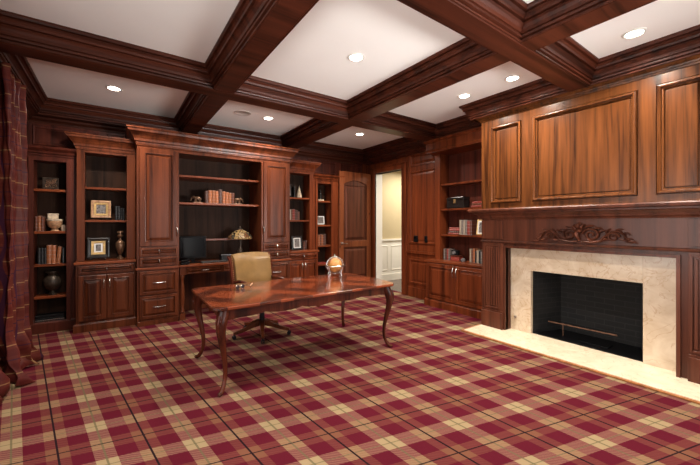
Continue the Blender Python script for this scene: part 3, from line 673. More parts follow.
rd = MB().tube([(-.03, 3.3, 3.0), (-.03, 5.25, 3.0)], .016, 10); rd.sphere((-.03, 5.28, 3.0), .035, 12, 8); rd.tube([(-.2, 5.15, 3.0), (-.03, 5.15, 3.0)], .008, 8); rd.build('rod', M['hinge'], crod, smooth=True)

# ================================================================= WRITING DESK
dk = thing('writing_desk', 'long polished red wood writing desk with carved cabriole legs', 'desk', (1.74, 3.50, 0))
hx, hy = 1.05, .55
def outline(e=0):
    pts = []
    X_, Y_ = hx + e, hy + e; c_ = .05
    def seg(p, q, bow, n=14):
        p = Vector(p); q = Vector(q); d = q - p; nn = Vector((d.y, -d.x)).normalized()
        for i in range(n): s = i / n; pts.append(tuple(p + d * s + nn * bow * math.sin(PI * s)))
    seg((-X_ + c_, -Y_), (X_ - c_, -Y_), .0); seg((X_ - c_, -Y_), (X_, -Y_ + c_), 0, 2)
    seg((X_, -Y_ + c_), (X_, Y_ - c_), .05); seg((X_, Y_ - c_), (X_ - c_, Y_), 0, 2)
    seg((X_ - c_, Y_), (-X_ + c_, Y_), .0); seg((-X_ + c_, Y_), (-X_, Y_ - c_), 0, 2)
    seg((-X_, Y_ - c_), (-X_, -Y_ + c_), .0); seg((-X_, -Y_ + c_), (-X_ + c_, -Y_), 0, 2)
    return pts
# top with parquet inlay
m, t, b = newmat('parquet_desktop'); tc = N(t, 'ShaderNodeTexCoord'); sp = N(t, 'ShaderNodeSeparateXYZ'); t.links.new(tc.outputs['Object'], sp.inputs[0])
def ma(op, a, bb=None, c=None):
    n = N(t, 'ShaderNodeMath', operation=op)
    for i, v in enumerate((a, bb, c)):
        if v is None: continue
        if isinstance(v, (int, float)): n.inputs[i].default_value = v
        else: t.links.new(v, n.inputs[i])
    return n.outputs[0]
ax_ = ma('ABSOLUTE', sp.outputs[0]); ay_ = ma('ABSOLUTE', sp.outputs[1])
dg = ma('ADD', ma('MULTIPLY', ma('PINGPONG', ma('ADD', sp.outputs[0], 5), .42), 1.15), ma('MULTIPLY', ay_, 1.0))
lozenge = ma('LESS_THAN', ma('FRACT', ma('MULTIPLY', dg, 2.1)), .5)
border = ma('MAXIMUM', ma('GREATER_THAN', ax_, hx - .1), ma('GREATER_THAN', ay_, hy - .1))
bl_ = ma('MAXIMUM', ma('LESS_THAN', ma('ABSOLUTE', ma('SUBTRACT', ax_, hx - .1)), .004), ma('LESS_THAN', ma('ABSOLUTE', ma('SUBTRACT', ay_, hy - .1)), .004))
mp = N(t, 'ShaderNodeMapping'); mp.inputs['Scale'].default_value = (2, 22, 10); mp.inputs['Rotation'].default_value = (0, 0, .6); t.links.new(tc.outputs['Object'], mp.inputs[0])
nz = N(t, 'ShaderNodeTexNoise'); nz.inputs['Scale'].default_value = 1.6; nz.inputs['Detail'].default_value = 5; t.links.new(mp.outputs[0], nz.inputs[0])
f_ = ma('ADD', ma('MULTIPLY', lozenge, .34), ma('MULTIPLY', nz.outputs['Fac'], .75)); f_ = ma('SUBTRACT', f_, ma('MULTIPLY', bl_, .4))
cr = N(t, 'ShaderNodeValToRGB'); e = cr.color_ramp.elements; e[0].position = .25; e[0].color = (.035, .008, .004, 1); e[1].position = .9; e[1].color = (.27, .055, .018, 1)
t.links.new(f_, cr.inputs[0]); t.links.new(cr.outputs[0], b.inputs['Base Color']); b.inputs['Roughness'].default_value = .2; b.inputs['Coat Weight'].default_value = .5; b.inputs['Coat Roughness'].default_value = .1
top = MB(); 
for e0, z0, e1, z1 in ((0, .772, -.004, .778), (0, .755, 0, .772), (-.012, .745, 0, .755)):
    p0, p1 = outline(e0), outline(e1); k = len(top.v); n_ = len(p0)
    top.v += [(x, y, z0) for x, y in p0] + [(x, y, z1) for x, y in p1]
    for i in range(n_): top.f.append((k + i, k + (i + 1) % n_, k + n_ + (i + 1) % n_, k + n_ + i))
k = len(top.v); p = outline(-.004); top.v += [(x, y, .778) for x, y in p]; top.f.append(tuple(range(k, k + len(p))))
k = len(top.v); p = outline(-.012); top.v += [(x, y, .745) for x, y in p]; top.f.append(tuple(reversed(range(k, k + len(p)))))
top.build('tabletop', m, dk)
apr = MB()
def apron(p, q, n_wave):
    p = Vector(p); q = Vector(q); d = q - p; L_ = d.length; n = 60; pts = [(0, .745)]
    for i in range(n + 1):
        s = i / n; c_ = abs(s - .5) * 2
        z = .665 - .022 * abs(math.sin(PI * n_wave * s)) ** .7 + .02 * (c_ > .0) - .018 * (1 - c_) ** .5 - .035 * max(0, (c_ - .85) / .15)
        pts.append((s * L_, z))
    pts.append((L_, .745))
    st = len(apr.v); apr.prism(pts, -.011, .011)
    ang = math.atan2(d.y, d.x); apr.xf(Matrix.Translation((p.x, p.y, 0)) @ Matrix.Rotation(ang, 4, 'Z'), st)
ax, ay = hx - .085, hy - .075
apron((-ax, -ay), (ax, -ay), 5); apron((-ax, ay), (ax, ay), 5); apron((-ax, -ay), (-ax, ay), 3); apron((ax, -ay), (ax, ay), 3)
apr.build('apron', M['desk'], dk)
for sx_ in (-1, 1):
    for sy_ in (-1, 1):
        lg = MB(); dx, dy = sx_ * .7071, sy_ * .7071
        ctrl = [(.745, -.005, .045), (.70, .01, .047), (.66, .03, .045), (.62, .043, .042), (.57, .048, .037), (.50, .038, .031), (.42, .018, .026), (.34, -.002, .022), (.26, -.018, .019), (.18, -.024, .017), (.12, -.016, .016), (.07, .005, .017), (.035, .03, .019), (.018, .052, .017), (.016, .07, .013)]
        cx, cy = sx_ * (ax - .012), sy_ * (ay - .012)
        # resample
        pts = [(cx + dx * o_, cy + dy * o_, z_) for z_, o_, r in ctrl]; lg.tube(pts, [r * 1.13 for *_, r in ctrl], 14)
        lg.build('leg', M['desk'], dk, smooth=True); MB().sphere((cx + dx * .066, cy + dy * .066, .02), .02, 12, 8, .8).build('foot', M['desk'], dk, smooth=True)
        # carved knee: acanthus scroll
        cvk = MB()
        for sd in (-1, 1):
            tx, ty = -dy * sd, dx * sd
            pts = []; rad = []
            for i in range(16):
                q = i / 15; a = -PI / 2 + q * 2.6 * PI; r = .026 * (1 - q * .75)
                pts.append((cx + dx * (.07 - .01 * sd * 0) + tx * (.022), cy + dy * .07 + ty * .022, .655 + r * math.sin(a))); pts[-1] = (pts[-1][0] + dx * r * math.cos(a) * .8, pts[-1][1] + dy * r * math.cos(a) * .8, pts[-1][2]); rad.append(.008 * (1 - .5 * q))
            cvk.tube(pts, rad, 6)
        cvk.tube([(cx + dx * .07, cy + dy * .07, .70), (cx + dx * .088, cy + dy * .088, .64), (cx + dx * .086, cy + dy * .086, .57), (cx + dx * .07, cy + dy * .07, .50)], [.012, .016, .011, .003], 8)
        cvk.build('leg_carving', M['desk'], dk, smooth=True)

# ================================================================= SWIVEL CHAIR
ch = thing('office_chair', 'tan leather swivel chair with wooden star base behind the desk', 'chair', (1.63, 4.36, 0), math.radians(17))
st_ = MB(); 
for i in range(5):
    a = math.radians(-126 + 72 * i); ca, sa = math.cos(a), math.sin(a); R_ = .38
    k = len(st_.v)
    prof = [(.03, .20, .035, .13), (.10, .19, .028, .12), (.18, .155, .024, .10), (.26, .12, .022, .075), (.34, .10, .021, .062), (R_, .09, .02, .064)]
    for r, zt, hw, zb in prof:
        for sgn, z in ((-1, zb), (1, zb), (1, zt), (-1, zt)): st_.v.append((ca * r - sa * hw * sgn, sa * r + ca * hw * sgn, z))
    for j in range(len(prof) - 1):
        b0 = k + 4 * j
        for q in range(4): st_.f.append((b0 + q, b0 + (q + 1) % 4, b0 + 4 + (q + 1) % 4, b0 + 4 + q))
    b0 = k + 4 * (len(prof) - 1); st_.f.append((b0, b0 + 1, b0 + 2, b0 + 3)); st_.f.append((k + 3, k + 2, k + 1, k))
    cs = MB(); wx, wy = ca * .37, sa * .37
    for sd in (-.013, .013):
        st = len(cs.v); cs.lathe([(0, -.008), (.022, -.008), (.026, 0), (.022, .008), (0, .008)], (0, 0, 0), 14, 'Y')
        cs.xf(Matrix.Translation((wx - sa * sd, wy + ca * sd, .027)) @ Matrix.Rotation(a, 4, 'Z'), st)
    cs.tube([(wx, wy, .03), (wx, wy, .07)], .01, 8); cs.build('caster', M['hinge'], ch, smooth=True)
st_.build('star_base', M['cherry'], ch, bevel=.006, seg=2)
MB().lathe([(0, .12), (.034, .12), (.034, .30), (.024, .30), (.024, .44), (.05, .45), (.06, .47), (0, .47)], (0, 0, 0), 16).lathe([(0, .40), (.012, .40), (.012, .46), (0, .46)], (.06, .02, 0), 8).build('gas_column', M['hinge'], ch, smooth=True)
se = MB(); 
def cushion(mb, x0, x1, y0, y1, z0, z1, n=10, puff=.03):
    k = len(mb.v)
    for s_, zb in ((1, z1), (-1, z0)):
        for j in range(n + 1):
            for i in range(n + 1):
                u, v_ = i / n, j / n; e_ = (1 - (2 * u - 1) ** 4) * (1 - (2 * v_ - 1) ** 4)
                mb.v.append((x0 + (x1 - x0) * u, y0 + (y1 - y0) * v_, zb + s_ * puff * (e_ - .6)))
    for s_ in (0, 1):
        o_ = k + s_ * (n + 1) ** 2
        for j in range(n):
            for i in range(n): a = o_ + j * (n + 1) + i; mb.f.append((a, a + 1, a + n + 2, a + n + 1))
    N1 = (n + 1) ** 2
    rim = [i for i in range(n + 1)] + [(j + 1) * (n + 1) - 1 for j in range(1, n + 1)] + [n * (n + 1) + i for i in range(n - 1, -1, -1)] + [j * (n + 1) for j in range(n - 1, 0, -1)]
    for q in range(len(rim)): a, b2 = rim[q], rim[(q + 1) % len(rim)]; mb.f.append((k + a, k + b2, k + N1 + b2, k + N1 + a))
cushion(se, -.26, .26, -.26, .24, .43, .55); se.build('seat', M['leather'], ch, smooth=True)
sf = MB().box(-.27, .27, -.27, .25, .455, .49); sf.build('seat_frame', M['desk'], ch, bevel=.01, seg=2)
# backrest : curved shell, rolled top
def back_shell(w_, off, thick, z0, z1, name, mat, roll=True):
    mb = MB(); nu, nv = 16, 18; fr_, bk_ = [], []
    for j in range(nv + 1):
        q = j / nv; z = z0 + (z1 - z0) * q
        y = .19 + .10 * q ** 1.2 + (.035 * max(0, (q - .82) / .18) ** 2 if roll else 0)
        for i in range(nu + 1):
            u = 2 * i / nu - 1; ww = w_ * (1 + .04 * q); zz = z - .02 * (abs(u) ** 3) * (q > .9)
            yy = y - .05 * u * u * (.5 + .5 * q) + off
            pf = .022 * (1 - u ** 4) * (1 - (2 * q - 1) ** 6)
            fr_.append((ww * u, yy - thick / 2 - pf, zz)); bk_.append((ww * u, yy + thick / 2, zz))
    mb.v = fr_ + bk_; K = len(fr_); S = nu + 1
    for j in range(nv):
        for i in range(nu):
            a = j * S + i; mb.f.append((a, a + 1, a + S + 1, a + S)); mb.f.append((K + a, K + a + S, K + a + S + 1, K + a + 1))
    for i in range(nu): mb.f.append((i, K + i, K + i + 1, i + 1)); a = nv * S + i; mb.f.append((a, a + 1, K + a + 1, K + a))
    for j in range(nv):
        a = j * S; mb.f.append((a, a + S, K + a + S, K + a)); a = j * S + nu; mb.f.append((a, K + a, K + a + S, a + S))
    return mb.build(name, mat, ch, smooth=True)
back_shell(.28, -.008, .05, .50, 1.10, 'backrest', M['leather'])
back_shell(.33, .012, .035, .48, 1.085, 'back_frame', M['desk'])
for s_ in (-1, 1):
    nl = MB()
    for j in range(22):
        q = (j + .5) / 22; z = .52 + .55 * q; y = .19 + .10 * q ** 1.2 - .05 * .9 * (.5 + .5 * q) - .013
        nl.sphere((s_ * .304 * (1 + .03 * q), y, z), .006, 6, 4)
    nl.build('nailhead_trim', M['gold'], ch)
for s_ in (-1, 1):
    am = MB().tube([(s_ * .31, .20, .72), (s_ * .285, .10, .745), (s_ * .295, -.02, .74), (s_ * .29, -.10, .725), (s_ * .285, -.14, .70)], [.018, .022, .024, .024, .016], 10)
    am.tube([(s_ * .285, -.07, .72), (s_ * .285, -.03, .64), (s_ * .275, -.06, .55), (s_ * .262, -.06, .475)], [.016, .014, .016, .018], 8)
    am.build('armrest', M['desk'], ch, smooth=True)

# ================================================================= THINGS ON THE DESK
g = thing('desk_globe', 'small antique globe in a silver ring stand on the desk', 'globe', (2.50, 3.88, .779), math.radians(-25)); g.scale = (1.25, 1.25, 1.25)
m, t, b = newmat('antique_globe_map'); tc = N(t, 'ShaderNodeTexCoord'); nz = N(t, 'ShaderNodeTexNoise'); nz.inputs['Scale'].default_value = 9; nz.inputs['Detail'].default_value = 4
cr = N(t, 'ShaderNodeValToRGB'); e = cr.color_ramp.elements; e[0].position = .44; e[0].color = (.50, .23, .06, 1); e[1].position = .54; e[1].color = (.30, .10, .03, 1)
t.links.new(tc.outputs['Object'], nz.inputs[0]); t.links.new(nz.outputs[0], cr.inputs[0]); t.links.new(cr.outputs[0], b.inputs[0]); b.inputs['Roughness'].default_value = .3
ZG = .118
MB().sphere((0, 0, ZG), .082, 28, 18).build('sphere', m, g, smooth=True)
rg = MB().tube([(.092 * math.cos(a), 0, ZG + .092 * math.sin(a)) for a in [2 * PI * i / 40 for i in range(40)]], .0065, 8, True)
rg.tube([(0, 0, ZG + .082), (0, 0, ZG + .108)], .005, 6); rg.sphere((0, 0, ZG + .11), .008, 8, 6); rg.build('meridian_ring', M['steel'], g, smooth=True)
hr = MB().tube([(.108 * math.cos(a), .108 * math.sin(a), ZG - .005) for a in [2 * PI * i / 40 for i in range(40)]], .006, 8, True); hr.build('horizon_ring', M['steel'], g, smooth=True)
sn = MB()
for i in range(4):
    a = PI / 4 + PI / 2 * i; ca, sa = math.cos(a), math.sin(a)
    sn.tube([(ca * .105, sa * .105, ZG - .005), (ca * .10, sa * .10, .08), (ca * .085, sa * .085, .04), (ca * .092, sa * .092, .01)], [.004, .0055, .004, .006], 8); sn.sphere((ca * .092, sa * .092, .009), .0095, 8, 6)
    sn.tube([(ca * .088, sa * .088, .03), (0, 0, .02)], .004, 6)
sn.sphere((0, 0, .022), .012, 10, 6); sn.tube([(0, 0, .02), (0, 0, .025)], .006, 6); sn.build('stand', M['steel'], g, smooth=True)
def glasses(loc, rz, label):
    o = thing('eyeglasses', label, 'eyeglasses', loc, rz)
    f = MB()
    for s_ in (-1, 1):
        f.tube([(s_ * .034 + .026 * math.cos(a), .004 * math.sin(a), .024 + .019 * math.sin(a)) for a in [2 * PI * i / 18 for i in range(18)]], .003, 6, True)
        f.tube([(s_ * .06, 0, .032), (s_ * .064, .02, .034), (s_ * .058, .10, .030), (s_ * .05, .135, .012)], .0032, 6)
    f.tube([(-.008, 0, .027), (0, -.003, .031), (.008, 0, .027)], .0028, 6); f.build('frame', M['steel'], o, smooth=True)
    l = MB()
    for s_ in (-1, 1): l.lathe([(0, -.0012), (.0245, -.0012), (.0245, .0012), (0, .0012)], (s_ * .034, 0, .024), 16, 'Y')
    l.build('lens', M['lens'], o)
glasses((1.14, 3.72, .776), math.radians(200), 'silver folded eyeglasses lying on the left of the desk')
o = thing('pen', 'small brown and silver pen resting beside the eyeglasses', 'pen', (1.30, 3.82, .784), math.radians(60))
MB().tube([(-.07, 0, .006), (-.05, 0, .008), (.05, 0, .012), (.07, 0, .014)], [.003, .007, .007, .004], 10).build('barrel', M['basket'], o, smooth=True)
MB().tube([(.05, 0, .013), (.085, 0, .016)], [.0075, .006], 10).build('cap', M['steel'], o, smooth=True)

# ================================================================= SHELF CONTENTS
def book(loc, rz, w_, h, d, col, label, group, lean=0, flat=False):
    o = thing('book', label, 'book', loc, rz, group)
    c = MB(); t_ = .004
    c.box(0, t_, 0, d, 0, h); c.box(w_ - t_, w_, 0, d, 0, h)
    n = 6   # rounded spine
    pts = [(w_ * i / n, -.008 * math.sin(PI * i / n)) for i in range(n + 1)] + [(w_, .006), (0, .006)]
    c.slab(pts, 0, h)
    for q in (.16, .38, .62, .84): c.slab([(x, y - .003) for x, y in pts[:n + 1]] + [(w_, 0), (0, 0)], h * q, h * q + .007)
    p = MB().box(t_, w_ - t_, .004, d - .006, .006, h - .006)
    if flat:
        R_ = Matrix.Translation((0, 0, w_)) @ Matrix.Rotation(PI / 2, 4, 'Y'); c.xf(R_); p.xf(R_)
    if lean:
        R_ = Matrix.Rotation(lean, 4, 'Y'); c.xf(R_); p.xf(R_)
        zmin = min(v[2] for v in c.v); sh = Matrix.Translation((0, 0, -zmin)); c.xf(sh); p.xf(sh)
    c.build('cover', BK[col], o); p.build('pages', M['paper'], o)
    return o
ORD = ['first', 'second', 'third', 'fourth', 'fifth', 'sixth', 'seventh', 'eighth', 'ninth', 'tenth']
def row(x, y, z, books, where, right=False, gap=.002):
    # books: (width, height, colour, lean); advances along x (back wall) or along -Y (right wall)
    n = len(books)
    for i, bk_ in enumerate(books):
        w_, h, col = bk_[:3]; ln = bk_[3] if len(bk_) > 3 else 0
        cn = {'tan': 'tan leather', 'darkbrown': 'dark brown'}.get(col, col)
        lb = '%s book, %s from the left, %s' % (cn, ORD[i], where) if n > 1 else '%s book standing %s' % (cn, where)
        if right: book((y, x, z), -PI / 2, w_, h, .15, col, lb, 'books ' + where, ln); x -= w_ + gap + (h * abs(math.sin(ln)))
        else: book((x, y, z), 0, w_, h, .15, col, lb, 'books ' + where, ln); x += w_ + gap + (h * abs(math.sin(ln)))
Zs = .002
# leftmost bookcase (front Y 6.155, shelves 1.985 1.40 .945 .50 .125 ; opening X -.90..-.56)
o = thing('carved_plaque', 'square black pierced scrollwork plaque on the top shelf by the curtain', 'ornament', (-.745, 6.28, 1.985 + Zs))
pq = MB().frame(-.085, .085, 0, .17, 0, .02, .012); pq.box(-.085, .085, .012, .02, 0, .17); pq.build('frame', M['bronze'], o, bevel=.002)
cvm = MB()
for cx, cz, r, a0, dr in ((-.035, .05, .032, 0, 1), (.035, .055, .032, 2, -1), (-.03, .12, .03, 4, 1), (.038, .118, .028, 1, 1), (0, .085, .022, 3, -1)):
    cvm.tube([(cx + r * (1 - .8 * i / 15) * math.cos(a0 + dr * i * .55), .006, cz + r * (1 - .8 * i / 15) * math.sin(a0 + dr * i * .55)) for i in range(16)], [.007 - .0002 * i for i in range(16)], 6)
cvm.tube([(-.07, .006, .02), (-.02, .006, .06), (.01, .004, .10), (.07, .006, .15)], .006, 6); cvm.build('scrollwork', M['bronze2'], o, smooth=True)
row(-.895, 6.175, 1.40 + Zs, [(.03, .20, 'brown'), (.032, .21, 'tan'), (.03, .20, 'brown')], 'on the second shelf by the curtain')
o = thing('pedestal_bowl', 'tan footed bowl with a cream rim on the second shelf by the curtain', 'bowl', (-.698, 6.27, 1.40 + Zs))
MB().lathe([(0, 0), (.05, 0), (.045, .015), (.03, .03), (.07, .06), (.085, .10), (.088, .135), (.08, .14), (0, .14)], n=24).build('bowl', M['basket'], o, smooth=True)
MB().lathe([(0, .142), (.085, .141), (.092, .15), (.09, .165), (.06, .168), (0, .168)], n=24).build('lid', M['cream'], o, smooth=True)
o = thing('trinket_box', 'small cream stone box stacked on the footed bowl', 'box', (-.715, 6.27, 1.40 + Zs + .171))
MB().box(-.055, .055, -.04, .04, 0, .055).build('body', M['cream'], o, bevel=.005, seg=2); MB().box(-.06, .06, -.045, .045, .056, .075).build('lid', M['cream'], o, bevel=.006, seg=2)
o = thing('candle_pot', 'small cream and brown pot right of the footed bowl', 'pot', (-.60, 6.24, 1.40 + Zs))
MB().lathe([(0, 0), (.026, 0), (.03, .03), (.03, .07), (.024, .085), (.022, .085), (.02, .075), (0, .075)], n=18).build('body', M['cream'], o, smooth=True)
row(-.582, 6.262, 1.40 + Zs, [(.018, .21, 'darkbrown')], 'at the right end of the second shelf by the curtain')
row(-.865, 6.175, .945 + Zs, [(.03, .22, 'black'), (.03, .225, 'black'), (.026, .22, 'black'), (.048, .26, 'tan'), (.045, .255, 'orange'), (.04, .235, 'tan', .09), (.026, .22, 'black')], 'on the third shelf by the curtain')
def urn(name, loc, prof, mat, label, cat='urn', handles=None):
    o = thing(name, label, cat, loc); MB().lathe(prof, n=28).build('body', mat, o, smooth=True)
    if handles:
        for s_ in (-1, 1): MB().tube([(s_ * a, 0, z) for a, z in handles], .006, 6).build('handle', mat, o, smooth=True)
    return o
urn('vase', (-.725, 6.275, .50 + Zs), [(0, 0), (.055, 0), (.055, .012), (.03, .03), (.025, .05), (.06, .075), (.095, .12), (.108, .17), (.10, .22), (.07, .26), (.045, .28), (.05, .30), (.078, .315), (.08, .33), (.06, .33), (.04, .30), (0, .30)], M['bronze'], 'big-bellied dark bronze vase on the fourth shelf by the curtain', 'vase')
o = thing('media_player', 'slim black and silver media player on the bottom shelf by the curtain', 'media player', (-.74, 6.20, .125 + Zs))
MB().box(-.155, .155, .01, .19, .012, .062).build('casing', M['black'], o, bevel=.003); MB().box(-.155, .155, .0, .01, .012, .04).build('front_panel', M['steel'], o, bevel=.002)
MB().box(-.16, .15, .02, .18, .064, .10).build('upper_deck', M['black'], o, bevel=.003)
ftm = MB()
for a in (-.12, .12):
    for b2 in (.03, .17): ftm.lathe([(0, 0), (.012, 0), (.012, .012), (0, .012)], (a, b2, 0), 10)
ftm.build('foot', M['black'], o)
# frames
def picture(loc, rz, w_, h, fw, matf, label, inner=None, matm='photo2', easel=False, tilt=.12):
    o = thing('picture_frame', label, 'picture frame', loc, rz)
    z0 = .03 if easel else 0; T_ = Matrix.Rotation(-tilt, 4, 'X')
    f = MB().panel(-w_ / 2, w_ / 2, z0, z0 + h, 0, [(0, .012), (.004, .016), (fw * .4, .018), (fw * .9, .010), (fw, .004), (fw + .001, .004)], back=-.008); f.xf(T_); f.build('frame', matf, o)
    x = fw
    if inner: f2 = MB().panel(-w_ / 2 + fw, w_ / 2 - fw, z0 + fw, z0 + h - fw, -.004, [(0, .0), (.002, .014), (inner * .8, .012), (inner, .004)], back=None, cap=False); f2.xf(T_); f2.build('inner_frame', M['gold'], o); x += inner
    p = MB().box(-w_ / 2 + x - .002, w_ / 2 - x + .002, -.009, -.005, z0 + x - .002, z0 + h - x + .002)
    p.xf(T_); mo = p.build('mat', M[matm], o)
    p2 = MB().box(-w_ / 2 + x + .02, w_ / 2 - x - .02, -.011, -.0092, z0 + x + .018, z0 + h - x - .018); p2.xf(T_); p2.build('photograph', M['photo'], o)
    e_ = MB()
    if easel:
        for s_ in (-1, 1): e_.tube([(s_ * w_ * .3, -.04, .004), (s_ * w_ * .3, -.02, .03), (s_ * w_ * .28, .06, .01)], .005, 6); e_.sphere((s_ * w_ * .3, -.042, .008), .008, 8, 6)
        e_.tube([(0, .02, z0 + h * .6), (0, .10, .006)], .004, 6)
    else: e_.tube([(0, .012, h * .6), (0, .09, .004)], .005, 6)
    e_.build('easel' if easel else 'strut', M['blackwood'], o, smooth=True)
# left cabinet unit (opening X -.355..0.145; upper front 6.08)
picture((-.17, 6.18, 1.56 + Zs), 0, .24, .26, .035, M['basket'], 'gold and brown picture frame on a small easel, left unit middle shelf', .03, 'photo', True)
row(.0, 6.12, 1.56 + Zs, [(.03, .21, 'black'), (.032, .21, 'black'), (.022, .18, 'black'), (.026, .18, 'black')], 'right of the gold picture frame')
picture((-.20, 6.12, .968 + Zs), 0, .27, .30, .05, M['blackwood'], 'black picture frame with gold inner border on the left unit counter', .035, 'photo2', True)
urn('urn', (.065, 6.16, .968 + Zs), [(0, 0), (.05, 0), (.05, .015), (.025, .03), (.018, .06), (.028, .08), (.05, .13), (.062, .19), (.06, .24), (.04, .27), (.02, .285), (.018, .32), (.035, .335), (.04, .35), (.03, .37), (.03, .39), (.042, .40), (.03, .42), (0, .43)], M['bronze2'], 'tall lidded bronze urn right of the black picture frame')
# niche
def monitor():
    o = thing('computer_monitor', 'black flat-screen computer monitor on the built-in desk counter', 'monitor', (1.06, 6.02, .856), math.radians(-14))
    MB().lathe([(0, 0), (.11, 0), (.11, .008), (.03, .018), (0, .018)], n=24).box(-.025, .025, .02, .05, .01, .14).build('stand', M['black'], o, smooth=False)
    MB().panel(-.20, .20, .075, .44, -.0, [(0, .0), (.004, .012), (.022, .012), (.024, .006), (.025, .006)], back=-.05).build('casing', M['black'], o)
    MB().box(-.172, .172, -.0085, -.0055, .103, .412).build('screen', M['screen'], o)
monitor()
o = thing('keyboard', 'black computer keyboard on the built-in desk counter', 'keyboard', (1.36, 5.81, .857), 0)
MB().prism([(0, 0), (0, .008), (.13, .02), (.13, 0)], -.21, .21).xf(Matrix.Rotation(PI / 2, 4, 'Z')).build('casing', M['black'], o, bevel=.003)
kk = MB()
for r in range(5):
    for c_ in range(15): kk.box(-.195 + c_ * .026, -.173 + c_ * .026, .012 + r * .022, .030 + r * .022, .011 + r * .002, .017 + r * .002)
ko = kk.build('key', plain('grey_key', (.05, .05, .05), .5), o); ko['kind'] = 'stuff'
o = thing('telephone', 'small black desk telephone at the left of the built-in counter', 'telephone', (.90, 5.80, .857), .2)
MB().prism([(-.06, 0), (.06, 0), (.06, .045), (-.06, .025)], -.05, .05).build('base', M['black'], o, bevel=.004)
MB().tube([(-.055, -.02, .05), (-.03, -.02, .06), (.03, -.02, .07), (.06, -.02, .07)], [.02, .013, .013, .02], 10).build('handset', M['black'], o, smooth=True)
# tiffany lamp
m, t, b = newmat('stained_glass'); tc = N(t, 'ShaderNodeTexCoord'); vo = N(t, 'ShaderNodeTexVoronoi'); vo.inputs['Scale'].default_value = 17
cr = N(t, 'ShaderNodeValToRGB'); cr.color_ramp.interpolation = 'CONSTANT'; e = cr.color_ramp.elements; e[0].color = (.30, .19, .08, 1); e[0].position = 0; e[1].position = .35; e[1].color = (.34, .23, .12, 1)
for p_, c_ in ((.55, (.16, .07, .03)), (.75, (.06, .05, .035)), (.88, (.24, .10, .03))): k = e.new(p_); k.color = (*c_, 1)
vd = N(t, 'ShaderNodeTexVoronoi'); vd.feature = 'DISTANCE_TO_EDGE'; vd.inputs['Scale'].default_value = 17
lt = N(t, 'ShaderNodeMath', operation='LESS_THAN'); lt.inputs[1].default_value = .05; mx = N(t, 'ShaderNodeMix', data_type='RGBA'); mx.inputs[7].default_value = (.01, .01, .01, 1)
for a_, b_ in ((tc.outputs['Object'], vo.inputs['Vector']), (tc.outputs['Object'], vd.inputs['Vector']), (vd.outputs[0], lt.inputs[0]), (vo.outputs['Color'], cr.inputs[0]), (lt.outputs[0], mx.inputs[0]), (cr.outputs[0], mx.inputs[6]), (mx.outputs[2], b.inputs[0])): t.links.new(a_, b_)
b.inputs['Roughness'].default_value = .2; M['stained'] = m
o = thing('table_lamp', 'stained-glass table lamp with dark bronze base on the built-in counter', 'lamp', (1.84, 6.00, .856))
MB().lathe([(0, 0), (.09, 0), (.095, .012), (.07, .03), (.03, .045), (.025, .08), (.045, .12), (.05, .16), (.03, .20), (.018, .23), (.016, .38), (0, .38)], n=24).build('base', M['bronze'], o, smooth=True)
sh = MB().lathe([(.205, .375), (.215, .385), (.21, .41), (.19, .44), (.14, .485), (.09, .52), (.04, .545), (.03, .545), (.09, .505), (.18, .43), (.20, .39), (.205, .375)], n=16); sh.build('lamp_shade', M['stained'], o)
MB().lathe([(0, .54), (.045, .54), (.04, .555), (.012, .565), (.018, .58), (.01, .60), (0, .602)], n=16).tube([(.03, 0, .36), (.03, 0, .27)], .003, 6).build('finial', M['bronze'], o, smooth=True)
o = thing('storage_box', 'low black box behind the leather chair on the built-in counter', 'box', (1.60, 6.06, .856)); MB().box(-.09, .09, -.08, .08, 0, .09).build('body', M['black'], o, bevel=.004); MB().box(-.094, .094, -.084, .084, .092, .115).build('lid', M['blackwood'], o, bevel=.004)
# niche books on z=1.85 with elephant bookends
nb = [(.05, .20, 'darkbrown'), (.05, .215, 'orange'), (.048, .215, 'tan'), (.05, .21, 'orange'), (.06, .24, 'darkbrown'), (.045, .21, 'orange'), (.05, .20, 'orange'), (.045, .19, 'tan'), (.045, .19, 'brown')]
row(1.23, 5.90, 1.85 + Zs, nb, 'on the shelf above the computer', gap=.004)
def elephant(loc, rz, label):
    o = thing('elephant_bookend', label, 'bookend', loc, rz, 'elephant bookends')
    b = MB(); b.box(-.07, .07, -.04, .04, 0, .012)
    for x, y in ((-.035, -.018), (-.035, .018), (.03, -.018), (.03, .018)): b.tube([(x, y, .01), (x, y, .06)], [.013, .015], 8)
    st = len(b.v); b.sphere((0, 0, 0), .04, 14, 10, .85); b.v[st:] = [(x * 1.35 - .003, y * .85, z + .075) for x, y, z in b.v[st:]]
    b.sphere((.055, 0, .092), .026, 12, 8); b.tube([(.075, 0, .09), (.092, 0, .07), (.095, 0, .045), (.105, 0, .035)], [.012, .009, .007, .005], 8)
    for s_ in (-1, 1): st = len(b.v); b.sphere((0, 0, 0), .024, 10, 8); b.v[st:] = [(x * .35 + .042, y * .45 + s_ * .026, z + .09) for x, y, z in b.v[st:]]; b.tube([(.07, s_ * .012, .082), (.085, s_ * .014, .078)], [.003, .001], 5)
    b.tube([(-.055, 0, .085), (-.065, 0, .05)], [.003, .002], 5)
    b.build('figure', M['bronze2'], o, smooth=True)
elephant((1.12, 5.97, 1.85 + Zs), PI, 'dark elephant bookend left of the brown books above the computer'); elephant((1.78, 5.97, 1.85 + Zs), 0, 'dark elephant bookend right of the brown books above the computer')
